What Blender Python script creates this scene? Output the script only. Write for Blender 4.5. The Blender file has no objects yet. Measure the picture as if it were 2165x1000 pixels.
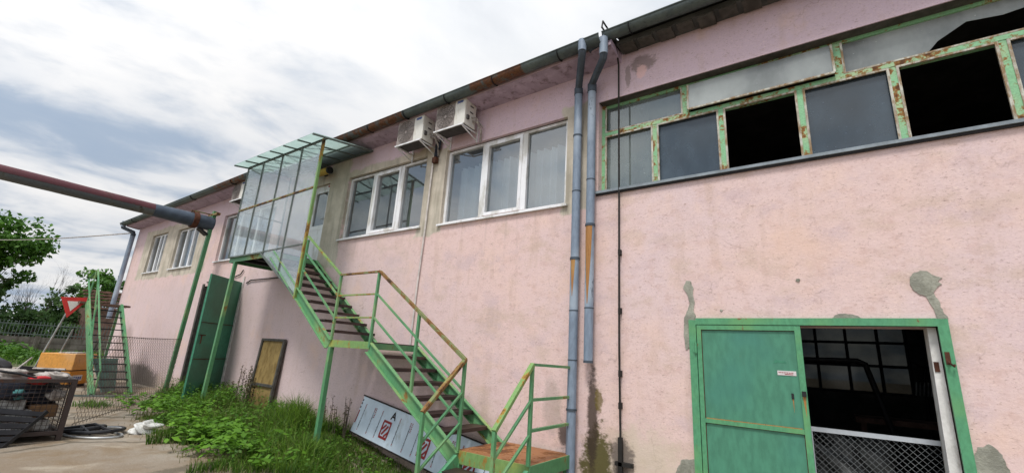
import bpy, math, random
import numpy as np
from mathutils import Vector, Matrix
random.seed(7)
RNG = np.random.default_rng(11)
R = math.radians
scene = bpy.context.scene
COL = scene.collection

# ------------------------------------------------------------------ helpers
class MB:
    def __init__(s):
        s.v = []; s.f = []
    def add(s, vs, fs):
        o = len(s.v)
        s.v += [tuple(float(c) for c in v) for v in vs]
        s.f += [tuple(i + o for i in f) for f in fs]
        return s
    def box(s, a, b):
        x0, y0, z0 = [min(p) for p in zip(a, b)]
        x1, y1, z1 = [max(p) for p in zip(a, b)]
        v = [(x0,y0,z0),(x1,y0,z0),(x1,y1,z0),(x0,y1,z0),(x0,y0,z1),(x1,y0,z1),(x1,y1,z1),(x0,y1,z1)]
        return s.add(v, [(0,3,2,1),(4,5,6,7),(0,1,5,4),(1,2,6,5),(2,3,7,6),(3,0,4,7)])
    def bar(s, p, q, w, h=None, up=(0,0,1)):
        h = w if h is None else h
        p = Vector(p); q = Vector(q); d = (q - p).normalized(); up = Vector(up)
        if abs(d.dot(up)) > .98: up = Vector((0,1,0))
        sd = d.cross(up).normalized(); u = sd.cross(d).normalized()
        v = []
        for c in (p, q):
            for a, b in ((-1,-1),(1,-1),(1,1),(-1,1)):
                v.append(c + sd*(a*w/2) + u*(b*h/2))
        return s.add(v, [(3,2,1,0),(4,5,6,7),(0,1,5,4),(1,2,6,5),(2,3,7,6),(3,0,4,7)])
    def tube(s, pts, r, n=8, cap=True):
        pts = [Vector(p) for p in pts]
        rs = r if isinstance(r, (list, tuple)) else [r]*len(pts)
        v = []; f = []; prev = None
        for i, p in enumerate(pts):
            if i == 0: d = pts[1]-p
            elif i == len(pts)-1: d = p-pts[i-1]
            else: d = (pts[i+1]-p).normalized() + (p-pts[i-1]).normalized()
            d = d.normalized()
            if prev is None:
                up = Vector((0,0,1)) if abs(d.z) < .9 else Vector((1,0,0))
                a = d.cross(up).normalized()
            else:
                a = (prev - d*prev.dot(d)).normalized()
            prev = a; b = d.cross(a)
            for k in range(n):
                t = 2*math.pi*k/n
                v.append(p + (a*math.cos(t) + b*math.sin(t))*rs[i])
        for i in range(len(pts)-1):
            for k in range(n):
                k2 = (k+1) % n
                f.append((i*n+k, i*n+k2, (i+1)*n+k2, (i+1)*n+k))
        if cap:
            f.append(tuple(range(n-1,-1,-1)))
            o = (len(pts)-1)*n
            f.append(tuple(range(o, o+n)))
        return s.add(v, f)
    def prism(s, poly, d):
        """polygon (list of 3d points) extruded by vector d"""
        n = len(poly); d = Vector(d)
        v = [Vector(p) for p in poly] + [Vector(p)+d for p in poly]
        f = [tuple(range(n)), tuple(range(2*n-1, n-1, -1))]
        for i in range(n):
            j = (i+1) % n
            f.append((i, i+n, j+n, j))
        return s.add(v, f)
    def quad(s, *p):
        return s.add(p, [tuple(range(len(p)))])
    def build(s, name, mat=None, parent=None, smooth=False, label=None, bevel=0):
        off = parent_loc(parent)
        me = bpy.data.meshes.new(name)
        me.from_pydata([(x-off[0], y-off[1], z-off[2]) for x, y, z in s.v], [], s.f)
        me.update()
        if mat: me.materials.append(mat)
        if smooth: me.polygons.foreach_set('use_smooth', [True]*len(me.polygons))
        o = bpy.data.objects.new(name, me)
        COL.objects.link(o)
        if parent: o.parent = parent
        if label: o['label'] = label
        if bevel:
            b = o.modifiers.new('Bevel', 'BEVEL'); b.width = bevel; b.segments = 2; b.limit_method = 'ANGLE'
        if smooth and hasattr(me, 'set_sharp_from_angle'): me.set_sharp_from_angle(angle=R(40))
        return o

def parent_loc(p):
    o = Vector((0,0,0))
    while p is not None:
        o = o + Vector(p.location); p = p.parent
    return o
def thing(name, label, cat, loc=(0,0,0), group=None):
    o = bpy.data.objects.new(name, None); o.empty_display_size = .2
    COL.objects.link(o); o.location = loc
    o['label'] = label; o['category'] = cat
    if group: o['group'] = group
    return o
def tag(o, label=None, cat=None, group=None, kind=None):
    if label: o['label'] = label
    if cat: o['category'] = cat
    if group: o['group'] = group
    if kind: o['kind'] = kind
    return o
def copy_tree(o, parent=None):
    c = o.copy(); COL.objects.link(c)
    if parent is not None: c.parent = parent
    for ch in list(o.children): copy_tree(ch, c)
    return c
def raw_mesh(name, verts, faces, mat, parent=None, tint=None, smooth=False):
    """verts (n,3), faces (m,k) numpy"""
    off = np.array(parent_loc(parent))
    me = bpy.data.meshes.new(name)
    n, (m, k) = len(verts), faces.shape
    me.vertices.add(n); me.vertices.foreach_set('co', (verts-off).astype(np.float32).ravel())
    me.loops.add(m*k); me.loops.foreach_set('vertex_index', faces.astype(np.int32).ravel())
    me.polygons.add(m)
    me.polygons.foreach_set('loop_start', np.arange(0, m*k, k, dtype=np.int32))
    me.polygons.foreach_set('loop_total', np.full(m, k, dtype=np.int32))
    if tint is not None:
        a = me.attributes.new('tint', 'FLOAT', 'FACE'); a.data.foreach_set('value', tint.astype(np.float32))
    me.update(calc_edges=True)
    if smooth: me.polygons.foreach_set('use_smooth', [True]*m)
    me.materials.append(mat)
    o = bpy.data.objects.new(name, me); COL.objects.link(o)
    if parent: o.parent = parent
    return o

# ------------------------------------------------------------------ material kit
class NT:
    def __init__(s, name):
        s.m = bpy.data.materials.new(name); s.m.use_nodes = True
        s.t = s.m.node_tree; s.t.nodes.clear()
        s.out = s.t.nodes.new('ShaderNodeOutputMaterial')
        s.tc = s.t.nodes.new('ShaderNodeTexCoord').outputs['Object']
    def n(s, typ, **kw):
        nd = s.t.nodes.new(typ)
        for k, v in kw.items(): setattr(nd, k, v)
        return nd
    def set(s, sock, val):
        if hasattr(val, 'is_output') or isinstance(val, bpy.types.NodeSocket): s.t.links.new(val, sock)
        elif isinstance(val, (tuple, list)) and len(val) == 3 and sock.type == 'RGBA': sock.default_value = (*val, 1)
        else: sock.default_value = val
    def math(s, op, a, b=0.0, c=None, clamp=False):
        nd = s.n('ShaderNodeMath', operation=op, use_clamp=clamp)
        s.set(nd.inputs[0], a); s.set(nd.inputs[1], b)
        if c is not None: s.set(nd.inputs[2], c)
        return nd.outputs[0]
    def map(s, scale=(1,1,1), loc=(0,0,0), rot=(0,0,0), vec=None):
        nd = s.n('ShaderNodeMapping')
        s.set(nd.inputs['Vector'], s.tc if vec is None else vec)
        nd.inputs['Scale'].default_value = scale; nd.inputs['Location'].default_value = loc; nd.inputs['Rotation'].default_value = rot
        return nd.outputs[0]
    def noise(s, scale=5, detail=4, rough=.55, vec=None, dist=0, out=0):
        nd = s.n('ShaderNodeTexNoise'); s.set(nd.inputs['Vector'], s.tc if vec is None else vec)
        nd.inputs['Scale'].default_value = scale; nd.inputs['Detail'].default_value = detail
        nd.inputs['Roughness'].default_value = rough; nd.inputs['Distortion'].default_value = dist
        return nd.outputs[out]
    def ramp(s, fac, lo, hi, a=0.0, b=1.0):
        nd = s.n('ShaderNodeMapRange'); nd.interpolation_type = 'SMOOTHSTEP'
        s.set(nd.inputs['Value'], fac); s.set(nd.inputs['From Min'], lo); s.set(nd.inputs['From Max'], hi)
        s.set(nd.inputs['To Min'], a); s.set(nd.inputs['To Max'], b)
        return nd.outputs[0]
    def mix(s, fac, a, b, mode='MIX'):
        nd = s.n('ShaderNodeMix', data_type='RGBA', blend_type=mode)
        s.set(nd.inputs[0], fac); s.set(nd.inputs[6], a); s.set(nd.inputs[7], b)
        return nd.outputs[2]
    def xyz(s, vec=None):
        nd = s.n('ShaderNodeSeparateXYZ'); s.set(nd.inputs[0], s.tc if vec is None else vec); return nd.outputs
    def bump(s, h, strength=.4, dist=.01):
        nd = s.n('ShaderNodeBump'); nd.inputs['Strength'].default_value = strength; nd.inputs['Distance'].default_value = dist
        s.set(nd.inputs['Height'], h); return nd.outputs[0]
    def bsdf(s, col, rough=.7, metal=0.0, normal=None, spec=.3):
        nd = s.n('ShaderNodeBsdfPrincipled')
        s.set(nd.inputs['Base Color'], col); s.set(nd.inputs['Roughness'], rough); s.set(nd.inputs['Metallic'], metal)
        nd.inputs['Specular IOR Level'].default_value = spec
        if normal is not None: s.set(nd.inputs['Normal'], normal)
        return nd
    def done(s, shader):
        s.t.links.new(shader.outputs[0] if hasattr(shader, 'outputs') else shader, s.out.inputs['Surface']); return s.m

def mat_simple(name, col, rough=.7, metal=0.0, var=.25, scale=6, bump=0.0, spec=.3, dirt=None, dirt_amt=.4):
    t = NT(name)
    n1 = t.noise(scale, 5); n2 = t.noise(scale*7, 3)
    f = t.math('MULTIPLY', t.ramp(n1, .3, .7), t.ramp(n2, .25, .75, .6, 1))
    dark = tuple(c*(1-var) for c in col); lite = tuple(min(1, c*(1+var*.6)) for c in col)
    c = t.mix(f, dark, lite)
    if dirt: c = t.mix(t.ramp(t.noise(scale*1.7, 6, .65, t.map((1,1,.35))), .62-dirt_amt*.4, .75-dirt_amt*.2), c, dirt)
    nm = t.bump(n2, bump, .01) if bump else None
    return t.done(t.bsdf(c, rough, metal, nm, spec))

def mat_paint(name, base, rust=(.23,.11,.035), amt=.5, scale=6, fade=(.45,.55,.32), fade_amt=.25, dark=(.06,.035,.02), stretch=(1,1,.5)):
    """flaking paint over rusty steel"""
    t = NT(name)
    v = t.map(stretch)
    n1 = t.noise(scale*1.5, 8, .72, v); n2 = t.noise(scale*7, 5, .6, v); n3 = t.noise(scale*.35, 3, .5)
    c = t.mix(t.ramp(n2, .3, .7), tuple(k*.86 for k in base), tuple(min(1,k*1.12) for k in base))
    c = t.mix(t.math('MULTIPLY', t.ramp(n3, .45, .7), fade_amt*2), c, fade)
    e = t.math('ADD', n1, t.math('MULTIPLY', t.math('SUBTRACT', n3, .5), .5))
    th = .74 - .3*amt
    c = t.mix(t.ramp(e, th, th+.07), c, rust)
    c = t.mix(t.ramp(e, th+.08, th+.16), c, dark)
    r = t.ramp(e, th, th+.05, .45, .9)
    return t.done(t.bsdf(c, r, 0, t.bump(n1, .3, .006), .35))

def mat_glass(name, tint=(.8,.86,.86), refl=.12, dirt=.08, dirtcol=(.6,.65,.63), dscale=2.5, rough=.02, fres=.7, spot=0.0):
    t = NT(name)
    lw = t.n('ShaderNodeLayerWeight'); lw.inputs['Blend'].default_value = .22
    fac = t.math('ADD', t.math('MULTIPLY', lw.outputs['Fresnel'], fres), refl, clamp=True)
    tr = t.n('ShaderNodeBsdfTransparent'); t.set(tr.inputs[0], tint)
    gl = t.n('ShaderNodeBsdfGlossy'); gl.inputs['Roughness'].default_value = rough; t.set(gl.inputs[0], (.9,.93,.95))
    if spot:
        t.set(gl.inputs['Normal'], t.bump(t.noise(1.3, 2), spot, .05))
    m = t.n('ShaderNodeMixShader'); t.set(m.inputs[0], fac); t.t.links.new(tr.outputs[0], m.inputs[1]); t.t.links.new(gl.outputs[0], m.inputs[2])
    df = t.n('ShaderNodeBsdfDiffuse'); t.set(df.inputs[0], dirtcol)
    d = t.math('MULTIPLY', t.ramp(t.noise(dscale, 6, .6, t.map((1,1,.6))), .25, .75, .5, 1.5), dirt)
    sp = t.ramp(t.noise(dscale*26, 2, .5), .735, .76, 0, .5)
    m2 = t.n('ShaderNodeMixShader'); t.set(m2.inputs[0], t.math('ADD', d, sp, clamp=True)); t.t.links.new(m.outputs[0], m2.inputs[1]); t.t.links.new(df.outputs[0], m2.inputs[2])
    return t.done(m2)

# ---- the pink stucco of the factory
def mat_wall():
    t = NT('pink_stucco')
    x, y, z = t.xyz()
    big = t.noise(.55, 4, .55); mid = t.noise(2.6, 5, .62); fine = t.noise(46, 3, .6)
    grain = t.noise(9, 7, .74, t.map((1,1,1.5)))
    streak = t.noise(3.5, 4, .6, t.map((1.6,1,.12)))
    c = t.mix(t.ramp(big, .35, .68), (.70,.525,.49), (.665,.525,.53))
    c = t.mix(t.ramp(t.math('ADD', x, t.math('MULTIPLY', big, 2)), -3.2, -.6, .35, 0), c, (.76,.54,.505))
    c = t.mix(t.ramp(mid, .45, .75, 0, .5), c, (.74,.54,.45))
    c = t.mix(t.ramp(t.noise(5.5,5,.65,t.map((1,1,1.4),(5,0,2))), .48, .70, 0, .5), c, (.55,.375,.33))
    c = t.mix(t.ramp(t.noise(1.4,6,.62,t.map((1,1,1.6),(8,0,3))), .50, .66, 0, .6), c, (.55,.42,.34))
    c = t.mix(t.ramp(t.noise(1.7,6,.62,t.map((1,1,1.5),(2,0,6))), .52, .68, 0, .65), c, (.57,.44,.455))
    # shade of the eaves painted in: the wall turns mauve towards the top
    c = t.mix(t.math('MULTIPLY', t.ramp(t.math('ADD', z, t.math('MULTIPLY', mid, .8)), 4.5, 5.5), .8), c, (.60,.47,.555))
    # left wing: cooler, greyer tone, strongest on the ground floor
    c = t.mix(t.math('MULTIPLY', t.ramp(t.math('ADD', x, t.math('MULTIPLY', big, 2.5)), -6.5, -2.6, 1, 0), t.ramp(z, 2.6, 3.3, .75, .3)), c, (.60,.485,.49))
    # rough trowel grain: small dark nicks and crazing
    nick = t.noise(17, 5, .74, t.map((1,1,1.9),(2,0,1)))
    c = t.mix(t.ramp(grain, .54, .68, 0, .5), c, (.42,.295,.27))
    c = t.mix(t.ramp(nick, .585, .66, 0, .6), c, (.31,.21,.18))
    dash = t.noise(26, 4, .7, t.map((1,1,3.2),(9,0,4)))
    dm = t.math('MULTIPLY', t.ramp(dash, .60, .66), t.ramp(t.noise(2.3,4,.6,t.map((1,1,1),(1,0,8))), .42, .62, .15, .9))
    c = t.mix(dm, c, (.22,.15,.13))
    pale = t.noise(22, 4, .7, t.map((1,1,2.2),(4,0,9)))
    c = t.mix(t.ramp(pale, .58, .70, 0, .5), c, (.82,.67,.585))
    c = t.mix(t.ramp(fine, .55, .74, 0, .5), c, (.38,.26,.23))
    c = t.mix(t.ramp(fine, .44, .27, 0, .45), c, (.84,.67,.59))
    hair = t.n('ShaderNodeTexVoronoi', feature='DISTANCE_TO_EDGE'); t.set(hair.inputs['Vector'], t.mix(.35, t.map((1,1,1.8)), t.noise(2.2,4,.6,out=1)))
    hair.inputs['Scale'].default_value = 2.1
    hm = t.math('MULTIPLY', t.ramp(hair.outputs[0], .003, .010, 1, 0), t.ramp(t.noise(1.6,3), .56, .66, 0, .45))
    c = t.mix(hm, c, (.30,.21,.18))
    # ochre water stains
    c = t.mix(t.math('MULTIPLY', t.ramp(streak, .50, .68), t.ramp(mid, .38, .6, 0, .3)), c, (.47,.34,.27))
    # rain runs under the window sills
    run = t.noise(2.2, 5, .65, t.map((4.5,1,.18),(3,0,0)))
    sz = t.math('MULTIPLY', t.ramp(z, 2.3, 3.45), t.ramp(z, 3.50, 3.46))
    c = t.mix(t.math('MULTIPLY', t.ramp(run, .54, .70), t.math('MULTIPLY', sz, t.ramp(x, -2.9, -2.4, .25, .06))), c, (.36,.28,.25))
    c = t.mix(t.math('MULTIPLY', t.ramp(t.noise(.9,5,.6,t.map((1,1,1),(3,0,7))), .55, .72), .45), c, (.72,.50,.38))
    # bare concrete infill around the replaced windows, uneven edges
    nz = t.math('MULTIPLY', t.math('SUBTRACT', t.noise(3.2, 6, .65), .5), .34)
    msk = None
    for cx, hx, cz, hz in ((-8.42,.33,4.15,1.15), (-7.1,1.5,4.90,.10), (-5.52,.30,4.15,.78), (-2.70,.2,4.2,.80), (-17.2,2.75,4.1,.86), (-9.2,.9,4.97,.2)):
        dx = t.math('SUBTRACT', t.math('ABSOLUTE', t.math('SUBTRACT', x, cx)), hx)
        dz = t.math('SUBTRACT', t.math('ABSOLUTE', t.math('SUBTRACT', z, cz)), hz)
        d = t.math('MAXIMUM', dx, dz)
        msk = d if msk is None else t.math('MINIMUM', msk, d)
    cm = t.ramp(t.math('ADD', msk, nz), .0, .05, 1, 0)
    conc = t.mix(t.ramp(mid, .3, .7), (.43,.385,.31), (.60,.54,.45))
    conc = t.mix(t.ramp(streak, .5, .7, 0, .6), conc, (.26,.24,.19))
    conc = t.mix(t.ramp(fine, .55, .75, 0, .4), conc, (.2,.18,.15))
    c = t.mix(cm, c, conc)
    def blob(x0, z0, sx, sz, k=.9, sc=2.6):  # ragged elliptical stain
        px = t.math('DIVIDE', t.math('SUBTRACT', x, x0), sx); pz = t.math('DIVIDE', t.math('SUBTRACT', z, z0), sz)
        d = t.math('SQRT', t.math('ADD', t.math('MULTIPLY', px, px), t.math('MULTIPLY', pz, pz)))
        return t.math('ADD', d, t.math('ADD', t.math('MULTIPLY', t.math('SUBTRACT', t.noise(sc, 6, .7), .5), k), t.math('MULTIPLY', t.math('SUBTRACT', nick, .5), .7)))
    # rising damp and splash dirt at the foot
    foot = t.ramp(t.math('ADD', z, t.math('MULTIPLY', t.math('SUBTRACT', t.noise(2.1,6,.65), .5), .9)), .0, .5, .75, 0)
    c = t.mix(t.math('MULTIPLY', foot, t.ramp(x, -14, -3, .75, .55)), c, (.42,.34,.22))
    c = t.mix(t.ramp(blob(-1.80,.30,.62,.5,1.8,4), .5, 1.15, .6, 0), c, (.56,.49,.37))
    c = t.mix(t.ramp(blob(-17.6,.10,2.2,.55), .7, 1.05, .9, 0), c, (.10,.085,.075))
    c = t.mix(t.ramp(blob(-19.3,.9,1.0,.9), .6, 1.1, .5, 0), c, (.25,.18,.15))
    # moss and black algae where the short downpipe spills
    c = t.mix(t.ramp(blob(-2.34,.20,.24,.58, 1.7, 10), .6, 1.0, .95, 0), c, (.085,.075,.02))
    c = t.mix(t.ramp(blob(-2.40,.75,.09,.70, 1.3, 8), .5, 1.0, .9, 0), c, (.05,.035,.025))
    c = t.mix(t.ramp(blob(-2.33,.98,.07,.18, 1.4, 12), .5, .9, .8, 0), c, (.13,.10,.02))
    c = t.mix(t.ramp(blob(-2.05,.40,.18,.30, 1.5, 7), .5, .9, .8, 0), c, (.11,.09,.08))
    c = t.mix(t.ramp(blob(-2.75,.55,.14,.22, 1.5, 10), .5, .85, .85, 0), c, (.06,.045,.04))
    c = t.mix(t.ramp(blob(-2.95,.85,.16,.45, 1.3, 5), .5, 1., .45, 0), c, (.30,.26,.22))
    # grey scour marks below the gutter joint
    c = t.mix(t.ramp(blob(-1.72,5.36,.22,.16, 1.5, 7), .6, .95, .75, 0), c, (.22,.17,.16))
    c = t.mix(t.ramp(blob(-1.93,5.22,.05,.22, 1.6, 9), .6, .95, .7, 0), c, (.25,.2,.19))
    c = t.mix(t.ramp(blob(-1.74,5.24,.09,.14, 1.3, 9), .6, .95, .8, 0), c, (.78,.52,.50))
    # stucco relief for the bump
    h = t.math('ADD', t.math('MULTIPLY', t.noise(38, 4, .65), .8), t.math('ADD', t.math('MULTIPLY', nick, .7), grain))
    return t.done(t.bsdf(c, .92, 0, t.bump(h, .27, .010), .15))

M = {}
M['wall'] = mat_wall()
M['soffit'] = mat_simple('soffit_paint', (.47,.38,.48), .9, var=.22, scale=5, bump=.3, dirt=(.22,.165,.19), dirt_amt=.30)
M['soffit_lip'] = mat_simple('soffit_lip', (.46,.35,.40), .8, var=.15, scale=4)
M['roof'] = mat_simple('roof_sheet', (.09,.095,.09), .7, var=.4, scale=3)
def mat_gutter():
    t = NT('gutter_zinc'); x, y, z = t.xyz()
    n = t.noise(3, 6, .65); f = t.noise(30, 4, .6)
    c = t.mix(t.ramp(n, .3, .7), (.060,.078,.082), (.115,.145,.135)); c = t.mix(t.ramp(f, .5, .75, 0, .5), c, (.03,.035,.035))
    m = None
    for a, b in ((-4.35,-3.35),(-8.0,-5.95),(-13.5,-11.8)):
        k = t.math('MULTIPLY', t.ramp(x, a-.02, a+.02), t.ramp(x, b+.02, b-.02)); m = k if m is None else t.math('MAXIMUM', m, k)
    m = t.math('MULTIPLY', m, t.ramp(t.noise(7,6,.7,t.map((1,1,.5))), .36, .55))
    c = t.mix(m, c, t.mix(t.ramp(f,.35,.65), (.075,.03,.014), (.155,.062,.024)))
    return t.done(t.bsdf(c, .55, .15, t.bump(f, .2, .004), .4))
M['gutter'] = mat_gutter()
M['pipe_zinc'] = mat_paint('pipe_zinc', (.19,.24,.31), (.13,.155,.19), .42, 5, (.33,.39,.46), .5, (.10,.11,.13), (1,1,.3))
M['pipe_zinc_dark'] = mat_simple('pipe_zinc_dark', (.075,.095,.12), .6, .2, .3, 8)
M['rust_streak'] = mat_paint('rust_streak', (.34,.16,.045), (.22,.09,.02), .55, 9, (.45,.28,.10), .3, (.12,.05,.02), (2,2,.2))
M['pvc'] = mat_simple('white_pvc', (.80,.81,.83), .35, 0, .06, 3, dirt=(.52,.51,.47), dirt_amt=.4, spec=.5)
M['dark_gap'] = mat_simple('dark_rubber', (.02,.02,.022), .6, 0, .2, 6)
M['green'] = mat_paint('stair_green', (.088,.25,.115), (.24,.14,.04), .42, 5, (.25,.38,.15), .3)
M['green_rusty'] = mat_paint('stair_green_rusty', (.17,.30,.10), (.30,.17,.035), .74, 5, (.36,.36,.07), .45)
M['green_edge'] = mat_paint('stair_green_edge', (.13,.31,.14), (.27,.16,.045), .52, 6, (.30,.40,.14), .35)
M['green_clean'] = mat_paint('gate_frame_green', (.085,.28,.145), (.18,.10,.045), .30, 6, (.15,.34,.12), .35)
M['rail_rust'] = mat_paint('rail_rust', (.17,.20,.08), (.22,.11,.035), .98, 5, (.3,.27,.08), .3)
M['tread'] = mat_paint('tread_brown', (.028,.017,.015), (.11,.045,.02), .3, 6, (.10,.06,.045), .3)
M['platform_rust'] = mat_paint('platform_rust', (.26,.105,.034), (.17,.068,.022), .75, 2.5, (.36,.17,.06), .3, (.085,.035,.018), (1,1,1))
M['door_green'] = mat_paint('door_green', (.068,.225,.145), (.20,.11,.05), .2, 3, (.055,.205,.165), .35, (.08,.05,.03), (1,1,.35))
M['gate_green'] = mat_paint('gate_green', (.050,.215,.130), (.08,.05,.035), .12, 2.5, (.05,.13,.075), .4, (.03,.02,.02), (1,1,.7))
M['band_green'] = mat_paint('window_green', (.22,.46,.25), (.25,.12,.035), .74, 8, (.42,.50,.28), .35, (.10,.045,.02), (1,1,1))
M['band_green_clean'] = mat_paint('window_green_clean', (.25,.50,.30), (.25,.13,.05), .26, 9, (.42,.52,.36), .3)
M['putty'] = mat_simple('putty', (.55,.55,.48), .8, 0, .3, 12, dirt=(.25,.16,.08), dirt_amt=.6)
M['sill_grey'] = mat_simple('sill_grey', (.24,.28,.31), .6, .1, .3, 6)
M['cement'] = mat_simple('cement_patch', (.33,.33,.275), .95, 0, .35, 7, bump=.6, dirt=(.20,.20,.16), dirt_amt=.3)
M['plaster'] = mat_simple('white_plaster', (.74,.735,.71), .9, 0, .15, 5, bump=.3, dirt=(.40,.38,.33), dirt_amt=.3)
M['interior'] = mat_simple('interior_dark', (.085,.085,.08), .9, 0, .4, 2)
M['office'] = mat_simple('office_wall', (.36,.41,.47), .9, 0, .15, 2)
M['black'] = mat_simple('black_paint', (.018,.018,.02), .55, 0, .3, 8)
M['black_plastic'] = mat_simple('black_plastic', (.022,.022,.025), .4, 0, .4, 5)
M['cable'] = mat_simple('black_cable', (.02,.018,.016), .7, 0, .3, 9)
M['white_cable'] = mat_simple('white_cable', (.62,.58,.55), .6, 0, .25, 9)
M['ac_white'] = mat_simple('ac_casing', (.66,.65,.60), .5, 0, .08, 4, dirt=(.50,.47,.40), dirt_amt=.3)
M['ac_grille'] = mat_simple('ac_grille', (.30,.26,.24), .7, 0, .25, 60)
M['ac_dark'] = mat_simple('ac_dark', (.07,.065,.065), .7, 0, .3, 10)
M['ac_wire'] = mat_simple('ac_wire', (.13,.115,.105), .6, 0, .2, 20)
M['badge_blue'] = mat_simple('badge_blue', (.03,.09,.34), .4, 0, .2, 20)
M['yellow_lamp'] = mat_simple('lamp_yellow', (.52,.35,.05), .4, 0, .25, 6)
M['yellow_board'] = mat_simple('yellow_board', (.285,.20,.075), .75, 0, .25, 5, dirt=(.16,.10,.03), dirt_amt=.4)
M['board_frame'] = mat_simple('board_frame', (.085,.08,.07), .8, 0, .4, 9)
M['foil'] = mat_simple('white_board', (.60,.70,.78), .45, 0, .10, 4, dirt=(.42,.48,.50), dirt_amt=.2)
M['board_edge'] = mat_simple('board_edge', (.03,.022,.02), .8, 0, .3, 8)
M['print_red'] = mat_simple('print_red', (.30,.028,.03), .6, 0, .2, 10)
M['print_dark'] = mat_simple('print_dark', (.06,.055,.075), .6, 0, .4, 20)
M['sign_red'] = mat_simple('sign_red', (.50,.03,.025), .45, 0, .2, 4)
M['sign_white'] = mat_simple('sign_white', (.62,.60,.56), .5, 0, .12, 5)
M['steel'] = mat_simple('dull_steel', (.30,.31,.30), .55, .3, .3, 8)
M['orange'] = mat_paint('skip_orange', (.58,.235,.022), (.25,.14,.07), .26, 4, (.62,.33,.13), .3, (.06,.04,.03))
M['orange_scuffed'] = mat_paint('orange_scuffed', (.62,.29,.06), (.20,.14,.09), .36, 4, (.60,.36,.18), .4, (.06,.04,.03))
M['lump_grey'] = mat_simple('lump_grey', (.16,.165,.16), .5, 0, .5, 5, dirt=(.03,.03,.03), dirt_amt=.4)
M['cage'] = mat_paint('cage_steel', (.04,.028,.026), (.085,.038,.022), .5, 9, (.06,.045,.04), .3)
M['wire'] = mat_simple('mesh_wire', (.13,.105,.085), .6, .3, .3, 20)
M['wire_light'] = mat_simple('mesh_wire_light', (.24,.26,.265), .45, .4, .3, 20)
M['ally'] = mat_simple('pale_metal', (.52,.56,.60), .45, .2, .15, 6)
M['card'] = mat_simple('cardboard', (.22,.125,.06), .9, 0, .35, 6)
M['cloth_dark'] = mat_simple('dark_cloth', (.025,.028,.04), .9, 0, .5, 9)
M['cloth_pale'] = mat_simple('pale_rag', (.46,.42,.38), .9, 0, .3, 8, dirt=(.2,.17,.15), dirt_amt=.4)
M['cloth_red'] = mat_simple('red_rag', (.45,.025,.03), .8, 0, .3, 9)
M['teal'] = mat_simple('teal_rag', (.07,.22,.22), .8, 0, .3, 9)
M['bag_white'] = mat_simple('bag_white', (.66,.66,.63), .45, 0, .2, 12, dirt=(.4,.38,.33), dirt_amt=.3)
M['white_plastic'] = mat_simple('white_plastic', (.50,.50,.47), .5, 0, .3, 8, dirt=(.16,.14,.12), dirt_amt=.5)
M['rim'] = mat_simple('rim_grey', (.42,.43,.43), .4, .5, .2, 8)
M['sheet_green'] = mat_simple('sheet_green', (.16,.27,.23), .6, 0, .3, 5)
M['wood'] = mat_simple('old_wood', (.17,.10,.075), .9, 0, .4, 7)
M['tile'] = mat_simple('roof_tile', (.20,.115,.085), .9, 0, .4, 5)
M['brick'] = mat_simple('old_brick', (.20,.125,.095), .9, 0, .4, 4)
M['block'] = mat_simple('concrete_block', (.17,.15,.125), .95, 0, .35, 2.2, bump=.3, dirt=(.08,.07,.05), dirt_amt=.4)
M['fence_metal'] = mat_simple('fence_metal', (.13,.155,.14), .6, .1, .3, 8)
M['bark'] = mat_simple('bark', (.075,.058,.045), .95, 0, .4, 8, bump=.5)
M['curtain'] = mat_simple('sheer_curtain', (.62,.70,.72), .9, 0, .1, 3)
M['blind'] = mat_simple('white_blind', (.82,.83,.84), .7, 0, .06, 3)
M['pipe_red'] = mat_paint('pipe_lagging_red', (.085,.020,.024), (.055,.035,.03), .62, 5, (.16,.06,.06), .3, (.03,.02,.02), (1,1,1))
M['pipe_grey'] = mat_paint('pipe_lagging_grey', (.085,.095,.10), (.085,.08,.06), .6, 5, (.16,.16,.14), .3, (.02,.022,.025), (3,1,.6))
M['pipe_end'] = mat_simple('pipe_sleeve', (.075,.095,.125), .5, .2, .3, 6)
M['rust_dark'] = mat_simple('rust_dark', (.09,.035,.02), .9, 0, .4, 12)
M['lens'] = mat_simple('sticker_white', (.62,.58,.58), .5, 0, .1, 20)

M['glass_office'] = mat_glass('glass_office', (.72,.78,.82), .20, .07, (.55,.6,.62), 2, fres=.9, spot=.02)
M['glass_upper'] = mat_glass('glass_dusty_upper', (.35,.40,.42), .05, .62, (.42,.455,.45), 1.5, .25, fres=.35)
M['glass_lower'] = mat_glass('glass_lower', (.30,.36,.42), .05, .42, (.125,.165,.205), 1.8, .06)
M['glass_side'] = mat_glass('glass_side', (.52,.58,.57), .12, .28, (.40,.46,.45), 2, .04)
M['glass_porch'] = mat_glass('glass_porch', (.95,.98,.975), .04, .10, (.80,.85,.90), 1.6, .03, fres=.32)
M['glass_back'] = mat_glass('glass_back', (.05,.052,.048), .02, .45, (.16,.16,.15), 1.1, .1)
def mat_canopy():
    t = NT('canopy_sheet')
    c = t.mix(t.ramp(t.noise(2,5), .3, .7), (.50,.57,.54), (.62,.68,.65))
    tl = t.n('ShaderNodeBsdfTranslucent'); t.set(tl.inputs[0], c)
    tr = t.n('ShaderNodeBsdfTransparent'); t.set(tr.inputs[0], (.70,.82,.78))
    gl = t.n('ShaderNodeBsdfGlossy'); gl.inputs['Roughness'].default_value = .12
    m = t.n('ShaderNodeMixShader'); m.inputs[0].default_value = .42
    t.t.links.new(tl.outputs[0], m.inputs[1]); t.t.links.new(tr.outputs[0], m.inputs[2])
    m2 = t.n('ShaderNodeMixShader'); m2.inputs[0].default_value = .10
    t.t.links.new(m.outputs[0], m2.inputs[1]); t.t.links.new(gl.outputs[0], m2.inputs[2])
    return t.done(m2)
M['canopy'] = mat_canopy()
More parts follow.
